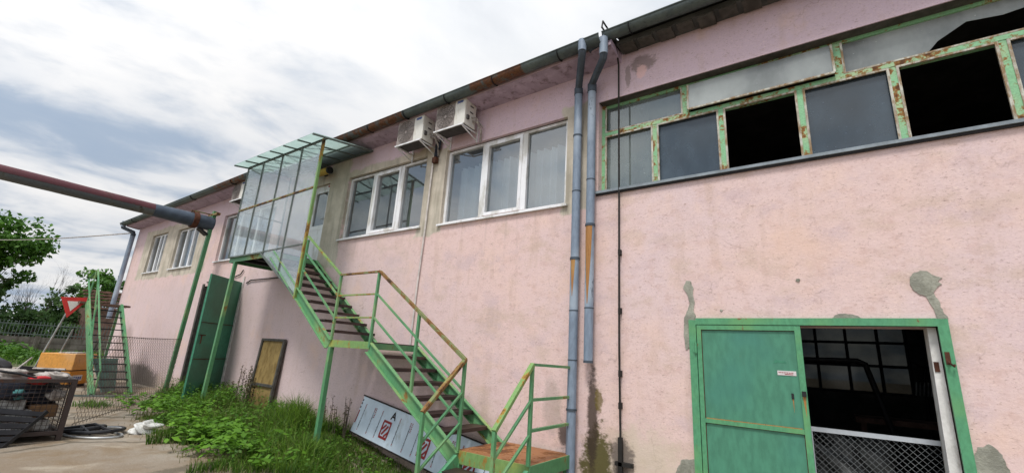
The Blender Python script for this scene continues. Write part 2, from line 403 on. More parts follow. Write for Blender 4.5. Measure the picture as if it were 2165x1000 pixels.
def mat_leaf(name, a, b, trans=.35, rough=.55):
    t = NT(name)
    at = t.n('ShaderNodeAttribute', attribute_name='tint')
    c = t.mix(at.outputs['Fac'], a, b)
    p = t.bsdf(c, rough, 0, None, .3)
    tl = t.n('ShaderNodeBsdfTranslucent'); t.set(tl.inputs[0], c)
    m = t.n('ShaderNodeMixShader'); m.inputs[0].default_value = trans
    t.t.links.new(p.outputs[0], m.inputs[1]); t.t.links.new(tl.outputs[0], m.inputs[2])
    return t.done(m)
M['leaf_tree'] = mat_leaf('tree_leaf', (.022,.075,.012), (.14,.31,.035))
M['leaf_dark'] = mat_leaf('dark_leaf', (.03,.07,.022), (.10,.19,.045))
M['leaf_weed'] = mat_leaf('weed_leaf', (.02,.075,.008), (.17,.36,.03))
M['grass'] = mat_leaf('grass_blade', (.022,.075,.009), (.19,.33,.035))
M['grass_dry'] = mat_leaf('dry_grass', (.10,.10,.03), (.22,.24,.08))
M['stalk'] = mat_leaf('dry_stalk', (.07,.055,.025), (.16,.14,.06), .1)

def mat_ground():
    t = NT('yard_concrete')
    x, y, z = t.xyz()
    big = t.noise(.45, 6, .6); mid = t.noise(1.9, 7, .65, dist=.4); fine = t.noise(30, 4, .65)
    c = t.mix(t.ramp(big, .35, .65), (.225,.175,.125), (.315,.275,.225))
    c = t.mix(t.ramp(mid, .42, .66, 0, .8), c, (.215,.155,.095))
    c = t.mix(t.ramp(t.noise(1.1, 6, .6, t.map((1,1,1),(7,3,0)), .6), .55, .72, 0, .75), c, (.44,.385,.305))
    c = t.mix(t.ramp(fine, .55, .75, 0, .5), c, (.15,.12,.09))
    c = t.mix(t.ramp(fine, .40, .25, 0, .35), c, (.55,.50,.43))
    vor = t.n('ShaderNodeTexVoronoi', feature='DISTANCE_TO_EDGE')
    t.set(vor.inputs['Vector'], t.mix(.3, t.tc, t.noise(1.5,5,.6,out=1))); vor.inputs['Scale'].default_value = .55
    c = t.mix(t.math('MULTIPLY', t.ramp(vor.outputs[0], .004, .02, 1, 0), .7), c, (.10,.085,.06))
    h = t.math('ADD', fine, t.math('MULTIPLY', mid, 2))
    return t.done(t.bsdf(c, .9, 0, t.bump(h, .6, .015), .2))
M['ground'] = mat_ground()
M['verge'] = mat_simple('verge_soil', (.10,.11,.045), .95, 0, .4, 1.5, bump=.5)

# ------------------------------------------------------------------ ground
def sst(v, a, b):
    t = np.clip((np.asarray(v, float)-a)/(b-a), 0, 1); return t*t*(3-2*t)
def gz(x, y):   # the strip by the wall sinks towards the foot of the stairs
    return -.42*sst(x,-7.2,-4.2)*(1-sst(x,-2.7,-1.5))*sst(y,-2.3,-.9)
gxs = [-400,-80,-30,-12,-8]+[round(-7.4+.2*k,2) for k in range(32)]+[0,6,12,60,400]
gys = [-400,-60,-12,-4]+[round(-2.5+.2*k,2) for k in range(13)]+[.2,1,20,400]
g = MB(); g.v = [(x,y,float(gz(x,y))) for y in gys for x in gxs]; nx_ = len(gxs)
g.f = [(j*nx_+i, j*nx_+i+1, (j+1)*nx_+i+1, (j+1)*nx_+i) for j in range(len(gys)-1) for i in range(nx_-1)]
tag(g.build('ground', M['ground'], smooth=True), kind='structure')
g = MB(); g.quad((-37.9,-30,.004),(-24.5,-30,.004),(-25.2,-6,.004),(-22.5,20,.004),(-37.9,20,.004))
tag(g.build('verge', M['verge']), kind='structure')

# ------------------------------------------------------------------ factory building
B = thing('factory_building', 'long pink stucco factory building with green framed windows and rusty gutters', 'building')
XL, XR = -21.0, 9.5
holes = [  # x0,x1,z0,z1,depth
    (-19.32,-17.93,3.46,4.80,.13), (-17.03,-15.34,3.46,4.76,.13), (-13.78,-10.95,3.47,4.80,.13),
    (-9.50,-8.76,3.12,4.90,.13), (-8.08,-5.74,3.52,4.88,.12), (-5.25,-2.85,3.50,4.87,.12),
    (-2.36,6.30,3.56,4.95,.24), (-14.12,-11.86,0,2.80,.22), (-1.19,.745,0,1.868,.30)]
ZT = 5.78
xs = sorted({XL, XR, *[h[0] for h in holes], *[h[1] for h in holes]})
zs = sorted({-.5, 0, ZT, *[h[2] for h in holes], *[h[3] for h in holes]})
w = MB(); idx = {}
def vid(x, z):
    if (x,z) not in idx:
        idx[(x,z)] = len(w.v); w.v.append((x,0,z))
    return idx[(x,z)]
for i in range(len(xs)-1):
    for j in range(len(zs)-1):
        cx, cz = (xs[i]+xs[i+1])/2, (zs[j]+zs[j+1])/2
        if any(h[0] < cx < h[1] and h[2] < cz < h[3] for h in holes): continue
        w.f.append((vid(xs[i],zs[j]), vid(xs[i+1],zs[j]), vid(xs[i+1],zs[j+1]), vid(xs[i],zs[j+1])))
for x0,x1,z0,z1,d in holes:
    w.quad((x0,0,z0),(x0,0,z1),(x0,d,z1),(x0,d,z0)); w.quad((x1,0,z0),(x1,d,z0),(x1,d,z1),(x1,0,z1))
    w.quad((x0,0,z1),(x1,0,z1),(x1,d,z1),(x0,d,z1))
    if z0 > 0: w.quad((x0,0,z0),(x0,d,z0),(x1,d,z0),(x1,0,z0))
# gable ends and back
w.quad((XL,0,-.5),(XL,0,ZT),(XL,6,7.2),(XL,12,ZT),(XL,12,0))
w.quad((XR,0,0),(XR,12,0),(XR,12,ZT),(XR,6,7.2),(XR,0,ZT))
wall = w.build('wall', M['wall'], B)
# plain inner leaf so the rooms are closed and dark
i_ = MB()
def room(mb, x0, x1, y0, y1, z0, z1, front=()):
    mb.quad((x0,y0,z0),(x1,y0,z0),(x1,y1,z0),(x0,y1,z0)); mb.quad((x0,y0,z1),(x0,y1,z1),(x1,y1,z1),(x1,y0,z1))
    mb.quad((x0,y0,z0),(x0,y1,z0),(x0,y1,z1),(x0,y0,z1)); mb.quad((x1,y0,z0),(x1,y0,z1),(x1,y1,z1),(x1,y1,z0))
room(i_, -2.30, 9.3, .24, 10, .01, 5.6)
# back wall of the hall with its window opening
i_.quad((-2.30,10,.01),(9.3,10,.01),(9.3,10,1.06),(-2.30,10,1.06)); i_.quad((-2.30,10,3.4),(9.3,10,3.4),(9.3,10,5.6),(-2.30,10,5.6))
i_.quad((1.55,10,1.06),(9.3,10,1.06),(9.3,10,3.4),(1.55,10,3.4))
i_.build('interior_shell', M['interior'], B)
o_ = MB()
for a, b in ((-20.8,-14.4),(-14.38,-9.98),(-9.96,-8.3),(-8.28,-2.34)):
    room(o_, a, b, .14, 4.5, 3.0, 5.2); o_.quad((a,4.5,3.0),(b,4.5,3.0),(b,4.5,5.2),(a,4.5,5.2))
o_.build('office_shell', M['office'], B)
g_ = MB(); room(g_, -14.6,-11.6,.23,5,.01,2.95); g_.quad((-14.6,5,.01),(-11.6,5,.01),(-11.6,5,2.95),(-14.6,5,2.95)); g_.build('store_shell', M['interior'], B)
# far hall window seen through the door
bw = MB()
for x in (-2.25,-1.6,-.98,-.36,.31,.97,1.53): bw.box((x-.035,9.9,1.06),(x+.035,9.99,3.4))
for z in (1.09,1.75+.0,2.33,2.85,3.37): bw.box((-2.3,9.88,z-.035),(1.55,9.895,z+.035))
win_back = bw.build('window', M['black'], B, label='large dark barred window in the far wall of the hall')
MB().quad((-2.3,9.95,1.06),(1.55,9.95,1.06),(1.55,9.95,3.4),(-2.3,9.95,3.4)).build('pane', M['glass_back'], win_back)

# eaves, soffit, roof, gutters.  The eaves line drops slightly to the left.
def ez(x): return 5.58 + (x+2.0)*.0135 if x < -2 else 5.58
s_ = MB()
pr = lambda x, dz=0: [(x,0,ez(x)-.10+dz),(x,-.37,ez(x)-.07+dz),(x,-.37,ez(x)+.03+dz),(x,.0,ez(x)+.03+dz)]
A_, C_ = pr(XL-.1), pr(-2.02)
s_.add(A_+C_, [(0,1,5,4),(1,2,6,5),(2,3,7,6),(3,2,1,0),(4,5,6,7)])
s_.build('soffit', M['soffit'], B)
l_ = MB(); l_.bar((XL-.1,-.385,ez(XL)-.045),(-2.02,-.385,ez(-2.02)-.045),.022,.04); l_.build('soffit_lip', M['soffit_lip'], B)
s2 = MB(); s2.box((-2.0,-.24,5.60),(XR+.2,-.003,5.66))
s2.build('soffit', M['roof'], B)
e2 = MB()
for k in range(46):
    x = -1.96 + k*.25
    e2.box((x,-.235,5.575-.01*(k%3==1)),(x+.19,-.02-.05*(k%2),5.597))
e2.build('tile_ends', M['tile'] if False else M['board_frame'], B)
r_ = MB()
r_.add([(XL-.2,-.40,ez(XL)+.06),(-2.01,-.40,ez(-2)+.06),(-2.01,6,7.3),(XL-.2,6,7.3),(XL-.2,-.40,ez(XL)+.09),(-2.01,-.40,ez(-2)+.09),(-2.01,6,7.34),(XL-.2,6,7.34)],
       [(0,3,2,1),(4,5,6,7),(0,1,5,4),(1,2,6,5),(2,3,7,6),(3,0,4,7)])
r_.add([(-2.0,-.30,5.70),(XR+.2,-.30,5.70),(XR+.2,6,7.32),(-2.0,6,7.32),(-2.0,-.30,5.74),(XR+.2,-.30,5.74),(XR+.2,6,7.36),(-2.0,6,7.36)],
       [(0,3,2,1),(4,5,6,7),(0,1,5,4),(1,2,6,5),(2,3,7,6),(3,0,4,7)])
r_.add([(XL-.2,6,7.3),(XR+.2,6,7.3),(XR+.2,12.4,5.7),(XL-.2,12.4,5.7),(XL-.2,6,7.35),(XR+.2,6,7.35),(XR+.2,12.4,5.75),(XL-.2,12.4,5.75)],
       [(0,3,2,1),(4,5,6,7),(0,1,5,4),(1,2,6,5),(2,3,7,6),(3,0,4,7)])
r_.build('roof', M['roof'], B)
def gutter(x0, x1, yc, z0, z1, r):
    m = MB(); n = 10; N = 24
    rows = []
    for i in range(N+1):
        f = i/N; x = x0+(x1-x0)*f; zc = z0+(z1-z0)*f + .006*math.sin(i*1.7)
        row = []
        for k in range(n+1):
            a = math.pi + math.pi*k/n
            row.append((x, yc+r*math.cos(a), zc+r*math.sin(a)))
        for k in range(n, -1, -1):
            a = math.pi + math.pi*k/n
            row.append((x, yc+(r-.008)*math.cos(a), zc+(r-.008)*math.sin(a)))
        rows.append(row)
    L = len(rows[0]); v = [p for r_ in rows for p in r_]; f = []
    for i in range(N):
        for k in range(L):
            f.append((i*L+k, (i+1)*L+k, (i+1)*L+(k+1)%L, i*L+(k+1)%L))
    f.append(tuple(range(L))); f.append(tuple(range(N*L+L-1, N*L-1, -1)))
    m.add(v, f); m.tube([(x0,yc-r,z0),(x1,yc-r,z1)], .012, 6)
    return m
gl = gutter(XL-.25, -2.12, -.47, ez(XL)+.03, ez(-2)+.03, .095).build('gutter', M['gutter'], B, True, 'rust streaked half round gutter of the left wing')
gr = gutter(-2.12, XR+.2, -.375, 5.70, 5.70, .09).build('gutter', M['gutter'], B, True, 'grey half round gutter of the right hall')
for par, xs_, yc, zf, r in ((gl, [-20,-17.5,-15,-12.5,-10.2,-8.1,-6.9,-5.9,-4.9,-3.9,-2.75], -.47, lambda x: ez(x)+.03, .099), (gr, [-1.75,-.4,.9,2.2,3.6,5], -.375, lambda x: 5.70, .094)):
    for x in xs_:
        m = MB(); pts = [(x, yc+r*math.cos(math.pi+math.pi*k/8), zf(x)+r*math.sin(math.pi+math.pi*k/8)) for k in range(9)]
        for a, b in zip(pts, pts[1:]): m.bar(a, b, .03, .008, (1,0,0))
        m.build('gutter_bracket', M['black'], par)

# drainpipes
def drain(segs, collars, label, r=.057):
    body = MB()
    for s in segs: body.tube(s, r, 14)
    p = body.build('drainpipe', M['pipe_zinc'], B, True, label)
    for (c, d, rr, h) in collars:
        c = Vector(c); d = Vector(d).normalized()
        MB().tube([c-d*h/2, c+d*h/2], rr, 14).build('pipe_collar', M['pipe_zinc_dark'], p, True)
    return p
p1 = drain([[(-2.63,-.10,.86),(-2.63,-.10,5.16)], [(-2.37,-.53,5.45),(-2.37,-.53,5.62)], [(-2.63,-.10,-.45),(-2.63,-.10,.84)]],
           [((-2.63,-.10,2.69),(0,0,1),.066,.03), ((-2.63,-.10,5.15),(0,0,1),.064,.10), ((-2.63,-.10,.85),(0,0,1),.066,.025), ((-2.63,-.10,4.45),(0,0,1),.064,.02), ((-2.63,-.10,1.42),(0,0,1),.061,.012), ((-2.63,-.10,2.02),(0,0,1),.061,.012), ((-2.63,-.10,3.62),(0,0,1),.061,.012)],
           'longer zinc drainpipe reaching down beside the stair platform')
MB().tube([(-2.37,-.53,5.46),(-2.38,-.51,5.41),(-2.62,-.12,5.21),(-2.63,-.10,5.14)], .052, 14).build('pipe_elbow', M['pipe_zinc_dark'], p1, True)
p2 = drain([[(-2.42,-.10,1.40),(-2.42,-.10,5.18)], [(-2.10,-.44,5.36),(-2.10,-.44,5.61)]],
           [((-2.42,-.10,3.12),(0,0,1),.066,.03), ((-2.42,-.10,5.14),(0,0,1),.065,.12), ((-2.42,-.10,1.41),(0,0,1),.06,.03), ((-2.42,-.10,3.75),(0,0,1),.061,.012), ((-2.42,-.10,2.05),(0,0,1),.061,.012)],
           'shorter zinc drainpipe ending above the mossy wall')
MB().tube([(-2.10,-.44,5.37),(-2.11,-.42,5.32),(-2.41,-.12,5.20),(-2.42,-.10,5.14)], .052, 14).build('pipe_elbow', M['pipe_zinc_dark'], p2, True)
def rust_run(x, z0, z1, w, par):
    m = MB(); v = []; n = 8
    for j, (z, k) in enumerate(((z1,1.0),(z1-(z1-z0)*.35,.75),(z1-(z1-z0)*.7,.4),(z0,.08))):
        for i in range(n+1):
            a = math.pi*1.5 + w*k*(i/n-.5) ; v.append((x+.0585*math.cos(a), -.10+.0585*math.sin(a), z))
    m.add(v, [(j*(n+1)+i, j*(n+1)+i+1, (j+1)*(n+1)+i+1, (j+1)*(n+1)+i) for j in range(3) for i in range(n)]); m.build('rust_run', M['rust_streak'], par, True)
rust_run(-2.42, 2.1, 3.10, 1.9, p2)
rust_run(-2.63, 2.2, 2.67, 1.1, p1)
MB().tube([(-2.34,-.40,5.56),(-2.08,-.40,5.63)], .062, 12).build('pipe_spout', M['pipe_zinc_dark'], p2, True)
p3 = drain([[(-21.0,-.16,1.9),(-20.98,-.16,5.02)], [(-21.15,-.47,5.22),(-21.15,-.47,5.44)]],
           [((-20.98,-.16,4.98),(0,0,1),.08,.1),((-21,-.16,3.4),(0,0,1),.08,.03)], 'zinc drainpipe at the far left corner of the building', .075)
MB().tube([(-21.15,-.47,5.25),(-21.15,-.46,5.2),(-20.99,-.18,5.08),(-20.98,-.16,5.0)], .07, 12).build('pipe_elbow', M['pipe_zinc_dark'], p3, True)

# white pvc windows
def pvc_window(x0, x1, z0, z1, mull, depth, label, glass='glass_office', sash=None):
    y = depth-.055; fw = .055; m = MB()
    m.box((x0,y,z0),(x0+fw,depth+.02,z1)); m.box((x1-fw,y,z0),(x1,depth+.02,z1))
    m.box((x0+fw,y,z0),(x1-fw,depth+.02,z0+fw)); m.box((x0+fw,y,z1-fw),(x1-fw,depth+.02,z1))
    for mx in mull: m.box((mx-.045,y-.003,z0+fw),(mx+.045,depth+.02,z1-fw))
    edges = [x0+fw]+[q for mx in mull for q in (mx-.045,mx+.045)]+[x1-fw]
    for k in range(0, len(edges), 2):
        a, b = edges[k], edges[k+1]
        if sash and k//2 in sash:   # opening light: a second, prouder frame
            s = .05; yy = y-.018
            m.box((a,yy,z0+fw),(a+s,depth,z1-fw)); m.box((b-s,yy,z0+fw),(b,depth,z1-fw))
            m.box((a+s,yy,z0+fw),(b-s,depth,z0+fw+s)); m.box((a+s,yy,z1-fw-s),(b-s,depth,z1-fw))
    o = m.build('window', M['pvc'], B, label=label)
    MB().quad((x0+fw*.5,depth-.012,z0+fw*.5),(x1-fw*.5,depth-.012,z0+fw*.5),(x1-fw*.5,depth-.012,z1-fw*.5),(x0+fw*.5,depth-.012,z1-fw*.5)).build('pane', M[glass], o)
    MB().box((x0-.04,-.045,z0-.03),(x1+.04,depth-.06,z0-.001)).build('sill', M['pvc'], o)
    t = MB(); 
    for a, b in ((x0, x1),): t.box((a,depth-.058,z1-.012),(b,depth-.0555,z1-.001))
    t.build('seal', M['dark_gap'], o)
    return o
pvc_window(-8.08,-5.74,3.52,4.88,[-7.27,-6.44],.12,'white three light window reflecting the glass canopy',sash=(1,))
pvc_window(-5.25,-2.85,3.50,4.87,[-4.43,-3.62],.12,'white three light window with sheer curtains',sash=(1,))
pvc_window(-19.32,-17.93,3.46,4.80,[-18.75,-18.4],.13,'leftmost white window under the end of the eaves')
pvc_window(-17.03,-15.34,3.46,4.76,[-16.45,-15.9],.13,'white window with closed white blinds')
pvc_window(-13.78,-10.95,3.47,4.80,[-12.85,-11.9],.13,'white window partly behind the glass porch')
# upper door
d_ = MB(); x0,x1,z0,z1 = -9.50,-8.76,3.12,4.90
d_.box((x0,.07,z0),(x0+.07,.14,z1)); d_.box((x1-.07,.07,z0),(x1,.14,z1)); d_.box((x0+.07,.07,z1-.07),(x1-.07,.14,z1))
d_.box((x0+.07,.085,z0),(x1-.07,.13,z0+.75)); d_.box((x0+.07,.08,z0+.75),(x1-.07,.13,z0+.85))
d_.box((x0+.07,.08,z0+.85),(x0+.15,.13,z1-.07)); d_.box((x1-.15,.08,z0+.85),(x1-.07,.13,z1-.07)); d_.box((x0+.15,.08,z1-.15),(x1-.15,.13,z1-.07))
do = d_.build('door', M['pvc'], B, label='white half glazed upper door inside the glass porch')
MB().quad((x0+.14,.11,z0+.84),(x1-.14,.11,z0+.84),(x1-.14,.11,z1-.14),(x0+.14,.11,z1-.14)).build('pane', M['glass_office'], do)
MB().bar((x1-.11,.05,z0+.98),(x1-.22,.05,z0+.98),.02).build('handle', M['steel'], do)
MB().box((x1-.17,.072,z1-.055),(x1-.02,.0685,z1-.02)).build('sticker', M['cloth_red'], do)

# right hall band window
bx = [-1.62,-.82,-.01,.786,1.56,2.35,3.14,3.93,4.72,5.51]
ux = [-1.22,.36,1.94,3.52,5.10]
X0,X1,Z0,Z1,ZR,YB = -2.36,6.30,3.60,4.95,4.49,.16
f_ = MB()
f_.box((X0,YB-.04,Z0),(X0+.05,YB+.06,Z1)); f_.box((X1-.05,YB-.04,Z0),(X1,YB+.06,Z1))
f_.box((X0+.05,YB-.02,Z1-.045),(X1-.05,YB+.06,Z1))
f_.box((X0+.05,YB-.045,ZR-.024),(X1-.05,YB+.06,ZR+.024))
for x in bx: f_.box((x-.027,YB-.04,Z0+.0),(x+.027,YB+.05,ZR-.024))
for x in ux: f_.box((x-.038,YB-.04,ZR+.024),(x+.038,YB+.06,Z1-.045))
band = f_.build('window', M['band_green'], B, label='long rusty green framed factory window with broken panes')
pu = MB()
edges = [X0+.05]+bx+[X1-.05]
for i in range(len(edges)-1):
    a = edges[i]+(.027 if i else 0); b = edges[i+1]-(.027 if i < len(edges)-2 else 0); s = .022; y0, y1 = YB-.046, YB-.025
    pu.box((a,y0,Z0+.002),(a+s,y1,ZR-.026)); pu.box((b-s,y0,Z0+.002),(b,y1,ZR-.026)); pu.box((a+s,y0,ZR-.024-s),(b-s,y1,ZR-.026)); pu.box((a+s,y0,Z0+.002),(b-s,y1,Z0+.012))
for i, (a, b) in enumerate(zip([X0+.05]+[u+.038 for u in ux], [u-.038 for u in ux]+[X1-.05])):
    s = .02
    if i != 1:
        pu.box((a,YB-.046,ZR+.026),(a+s,YB-.025,Z1-.047)); pu.box((b-s,YB-.046,ZR+.026),(b,YB-.025,Z1-.047)); pu.box((a+s,YB-.046,ZR+.026),(b-s,YB-.025,ZR+.024+s))
pu.build('glazing_bead', M['putty'], band)
def pane(pts, mat, label=None):
    m = MB(); m.prism(pts, (0,.004,0)); return m.build('pane', M[mat], band, label=label)
for i in range(len(edges)-1):
    a, b = edges[i]+.01, edges[i+1]-.01
    if i in (2,): continue                       # pane missing
    if i == 4: continue                          # pane missing
    y = YB
    if i == 5:                                   # smashed: shards left in the frame
        pane([(a,y,Z0),(a+.30,y,Z0),(a+.12,y,Z0+.2),(a+.27,y,Z0+.38),(a+.10,y,Z0+.50),(a+.20,y,ZR),(a,y,ZR)], 'glass_lower', 'jagged broken pane')
        pane([(b,y,Z0),(b,y,ZR),(b-.25,y,ZR),(b-.12,y,ZR-.25),(b-.3,y,Z0+.2),(b-.1,y,Z0)], 'glass_lower', 'jagged broken pane')
        continue
    if i == 0: pane([(a,y,Z0),(b,y,Z0),(b,y,ZR),(a,y,ZR)], 'glass_side')
    else: pane([(a,y,Z0),(b,y,Z0),(b,y,ZR),(a,y,ZR)], 'glass_lower')
ue = [X0+.05]+ux+[X1-.05]
for i in range(len(ue)-1):
    a, b = ue[i]+.02, ue[i+1]-.02; y = YB
    if i == 2:
        pane([(a,y,ZR),(1.02,y,ZR),(1.16,y,ZR+.16),(1.38,y,ZR+.29),(1.62,y,ZR+.26),(b,y,ZR+.30),(b,y,Z1-.03),(a,y,Z1-.03)], 'glass_upper', 'cracked upper pane with a jagged hole')
    elif i == 1:    # vent light pushed out at the foot
        o = pane([(a+.03,y-.10,ZR+.045),(b-.03,y-.10,ZR+.045),(b-.03,y-.062,Z1-.055),(a+.03,y-.062,Z1-.055)], 'glass_upper', 'tilted vent pane')
        vf = MB()
        for p, q in (((a+.02,y-.10,ZR+.04),(b-.02,y-.10,ZR+.04)),((a+.02,y-.10,ZR+.04),(a+.02,y-.062,Z1-.055)),((b-.02,y-.10,ZR+.04),(b-.02,y-.062,Z1-.055))): vf.bar(p, q, .022)
        vf.build('vent_frame', M['putty'], band)
    else: pane([(a,y,ZR),(b,y,ZR),(b,y,Z1-.03),(a,y,Z1-.03)], 'glass_side' if i == 0 else 'glass_upper')
# dark strip painting the shade under the head of the window recess
hd_ = MB(); hd_.box((X0+.003,.012,Z1-.006),(X1-.003,.20,Z1-.0005)); hd_.build('head_shade', M['board_frame'], band)
MB().box((X0-.02,-.05,Z0-.035),(X1+.02,YB-.045,Z0-.002)).build('sill', M['sill_grey'], band)
MB().box((X0-.02,-.03,Z0-.055),(X1+.02,-.0005,Z0-.0355)).build('sill_drip', M['black'], band)
# inner columns behind the glass (left pier of the hall)
c_ = MB(); c_.box((-2.28,.35,.0),(-2.1,.6,5.55)); c_.box((-1.86,.5,3.3),(-1.83,.53,5.4)); c_.build('inner_pier', M['plaster'], B)

# the ground floor double door
F_ = MB()
F_.box((-1.262,-.035,0),(-1.19,.06,1.915)); F_.box((.745,-.035,0),(.815,.06,1.93)); F_.box((-1.19,-.035,1.868),(.745,.06,1.935))
fr = F_.build('door_frame', M['green_clean'], B)
lf = MB()
def leaf_box(x0,x1,z0,z1,y0,y1): lf.box((x0,y0,z0),(x1,y1,z1))
leaf_box(-1.183,-.235,.02,1.862,-.012,.02)
dl = lf.build('door', M['door_green'], B, label='closed green sheet metal door leaf with a sticker')
fr2 = MB()
fr2.box((-1.183,-.03,.02),(-1.14,-.0125,1.862)); fr2.box((-.285,-.03,.02),(-.235,-.0125,1.862)); fr2.box((-1.139,-.03,1.815),(-.286,-.0125,1.862))
fr2.box((-1.139,-.03,.885),(-.286,-.0125,.925)); fr2.box((-1.139,-.03,.02),(-.286,-.0125,.06))
fr2.build('door_rail', M['green_clean'], dl)
sh = MB()
for a, b in (((-1.137,-.0133,1.812),(-.29,-.0133,1.812)),((-1.137,-.0133,.882),(-.29,-.0133,.882)),((-1.137,-.0133,.93),(-1.137,-.0133,1.81)),((-1.137,-.0133,.06),(-1.137,-.0133,.88)),((-.289,-.0133,.06),(-.289,-.0133,.88))): sh.bar(a, b, .006)
sh.build('door_seam', M['rust_dark'], dl)
MB().bar((-1.13,-.0155,.929),(-.30,-.0155,.929),.005,.008).build('rusty_edge', M['rust_streak'], dl)
MB().box((-.46,-.0165,1.395),(-.305,-.0125,1.437)).build('sticker', M['lens'], dl, label='small white sticker with faint red print')
st = MB()
for k in range(9): st.box((-.45+.014*k,-.0172,1.415),(-.441+.014*k,-.0166,1.424))
st.box((-.40,-.0172,1.402),(-.33,-.0166,1.409)); st.build('sticker_print', M['print_red'], dl)
MB().box((-.362,-.02,1.185),(-.342,-.0125,1.235)).build('lock', M['black'], dl)
MB().prism([(-.356,-.0126,1.184),(-.346,-.0126,1.184),(-.350,-.0126,1.06)],(0,-.001,0)).build('rust_drip', M['rust_streak'], dl)
MB().prism([(-.272,-.0301,1.214),(-.246,-.0301,1.214),(-.255,-.0301,1.03)],(0,-.001,0)).build('rust_drip', M['rust_streak'], dl)
MB().prism([(-.49,-.0126,1.50),(-.44,-.0126,1.51),(-.38,-.0126,1.505),(-.385,-.0126,1.53),(-.42,-.0126,1.525),(-.47,-.0126,1.54)],(0,-.001,0)).build('paint_smear', M['gate_green'], dl)
MB().box((-.275,-.05,1.215),(-.240,-.0305,1.262)).build('latch', M['black'], dl)
hg = MB()
for z in (1.62,.35):
    hg = MB(); hg.tube([(-1.197,-.045,z-.055),(-1.197,-.045,z+.055)], .014, 10); hg.box((-1.23,-.04,z-.045),(-1.197,-.0355,z+.045)); hg.build('hinge', M['green_clean'], dl)
hk = MB(); hk.box((.755,-.045,1.56),(.785,-.0355,1.66)); hk.tube([(.77,-.05,1.58),(.77,-.075,1.57),(.795,-.075,1.545),(.80,-.06,1.56)], .008, 6); hk.build('latch_hook', M['rust_dark'], fr)
rv = MB(); rv.prism([(.655,.062,0),(.744,.062,0),(.744,.062,1.866),(.688,.062,1.866)],(0,.20,0)); rv.build('door_reveal', M['plaster'], B)
MB().box((.690,.055,1.50),(.722,.0615,1.58)).build('bolt_hole', M['rust_dark'], B)
# cement patches (thin trowelled skins on the wall)
def blob_poly(cx, cz, rx, rz, n=22, rough=.14, seed=0):
    rnd = random.Random(seed); return [(cx+rx*math.cos(2*math.pi*k/n)*(1+rnd.uniform(-rough,rough)), -.0005, cz+rz*math.sin(2*math.pi*k/n)*(1+rnd.uniform(-rough,rough))) for k in range(n)]
def patch(poly, dep=.008):
    rnd = random.Random(len(poly)*7+int(abs(poly[0][0])*1000)); pts = []
    for a, b in zip(poly, poly[1:]+poly[:1]):
        a, b = Vector(a), Vector(b); n = max(2, int((b-a).length/.014))
        for k in range(n):
            q = a.lerp(b, k/n); j = .0045 if k else 0
            pts.append((q.x+rnd.uniform(-j,j), -.0005, q.z+rnd.uniform(-j,j)))
    m = MB(); m.prism(pts[::-1], (0,-dep,0)); m.build('cement_patch', M['cement'], B)
patch([(.62,0,2.25),(.63,0,2.30),(.66,0,2.335),(.70,0,2.352),(.745,0,2.345),(.77,0,2.315),(.80,0,2.295),(.835,0,2.278),(.80,0,2.25),(.825,0,2.225),(.79,0,2.20),(.765,0,2.16),(.74,0,2.135),(.70,0,2.13),(.66,0,2.15),(.63,0,2.20)])
patch([(.70,-.001,2.15),(.765,-.001,2.15),(.79,-.001,2.07),(.80,-.001,2.0),(.825,-.001,1.935),(.755,-.001,1.935),(.745,-.001,2.02),(.725,-.001,2.07)], .006)
patch([(.02,-.001,1.936),(.05,-.001,1.965),(.10,-.001,1.98),(.17,-.001,1.975),(.22,-.001,1.96),(.245,-.001,1.936)])
patch([(-1.31,-.001,1.60),(-1.263,-.001,1.62),(-1.2,-.001,1.937),(-1.19,-.001,1.96),(-1.215,-.001,2.02),(-1.195,-.001,2.10),(-1.21,-.001,2.2),(-1.20,-.001,2.26),(-1.23,-.001,2.35),(-1.275,-.001,2.355),(-1.31,-.001,2.27),(-1.27,-.001,2.20),(-1.245,-.001,2.1),(-1.275,-.001,2.02),(-1.31,-.001,1.95),(-1.325,-.001,1.75)][::1])
patch(blob_poly(-1.32,.36,.13,.16,20,.14,5)); patch(blob_poly(.90,.70,.12,.26,22,.14,6))
patch(blob_poly(-.93,2.02,.016,.012,8,.2,7)); patch(blob_poly(-.21,2.31,.02,.015,8,.2,8))

# small facade fittings -------------------------------------------------
# green store gate, swung out
gt = Vector((-11.85,-.02,0)); dv = Vector((.60,-.80,0))
q = MB(); nrm = Vector((.80,.60,0))
def gp(u, z, o=0): return tuple(gt + dv*u + nrm*o + Vector((0,0,z)))
q.add([gp(0,.03,-.02),gp(1.24,.03,-.02),gp(1.24,2.80,-.02),gp(0,2.80,-.02),gp(0,.03,.02),gp(1.24,.03,.02),gp(1.24,2.80,.02),gp(0,2.80,.02)],[(0,1,2,3),(7,6,5,4),(0,4,5,1),(1,5,6,2),(2,6,7,3),(3,7,4,0)])
gate = q.build('door', M['gate_green'], B, label='tall dark green sheet metal gate leaf swung open')
s_ = MB()
for z in (.98,1.75): s_.bar(gp(.03,z,.024), gp(1.21,z,.024), .03, .012)
s_.build('gate_seam', M['rust_dark'], gate)
s_ = MB()
s_.bar(gp(1.0,1.48,.03), gp(1.18,1.48,.03), .02); s_.bar(gp(1.15,1.30,.05), gp(1.15,1.48,.05), .02); s_.build('gate_bolt', M['rust_dark'], gate)
s_ = MB(); s_.bar(gp(.02,.03,.03), gp(.02,2.8,.03), .03, .03); s_.build('gate_edge', M['plaster'], gate)
MB().box((-14.12,-.03,0),(-14.02,.05,2.86)).build('gate_jamb', M['board_frame'], B); MB().box((-11.88,-.015,0),(-11.80,.05,2.80)).build('gate_jamb', M['board_frame'], B)
cd = MB(); cd.box((-11.80,-.03,.2),(-11.76,-.001,2.95)); cd.build('conduit', M['white_cable'], B)

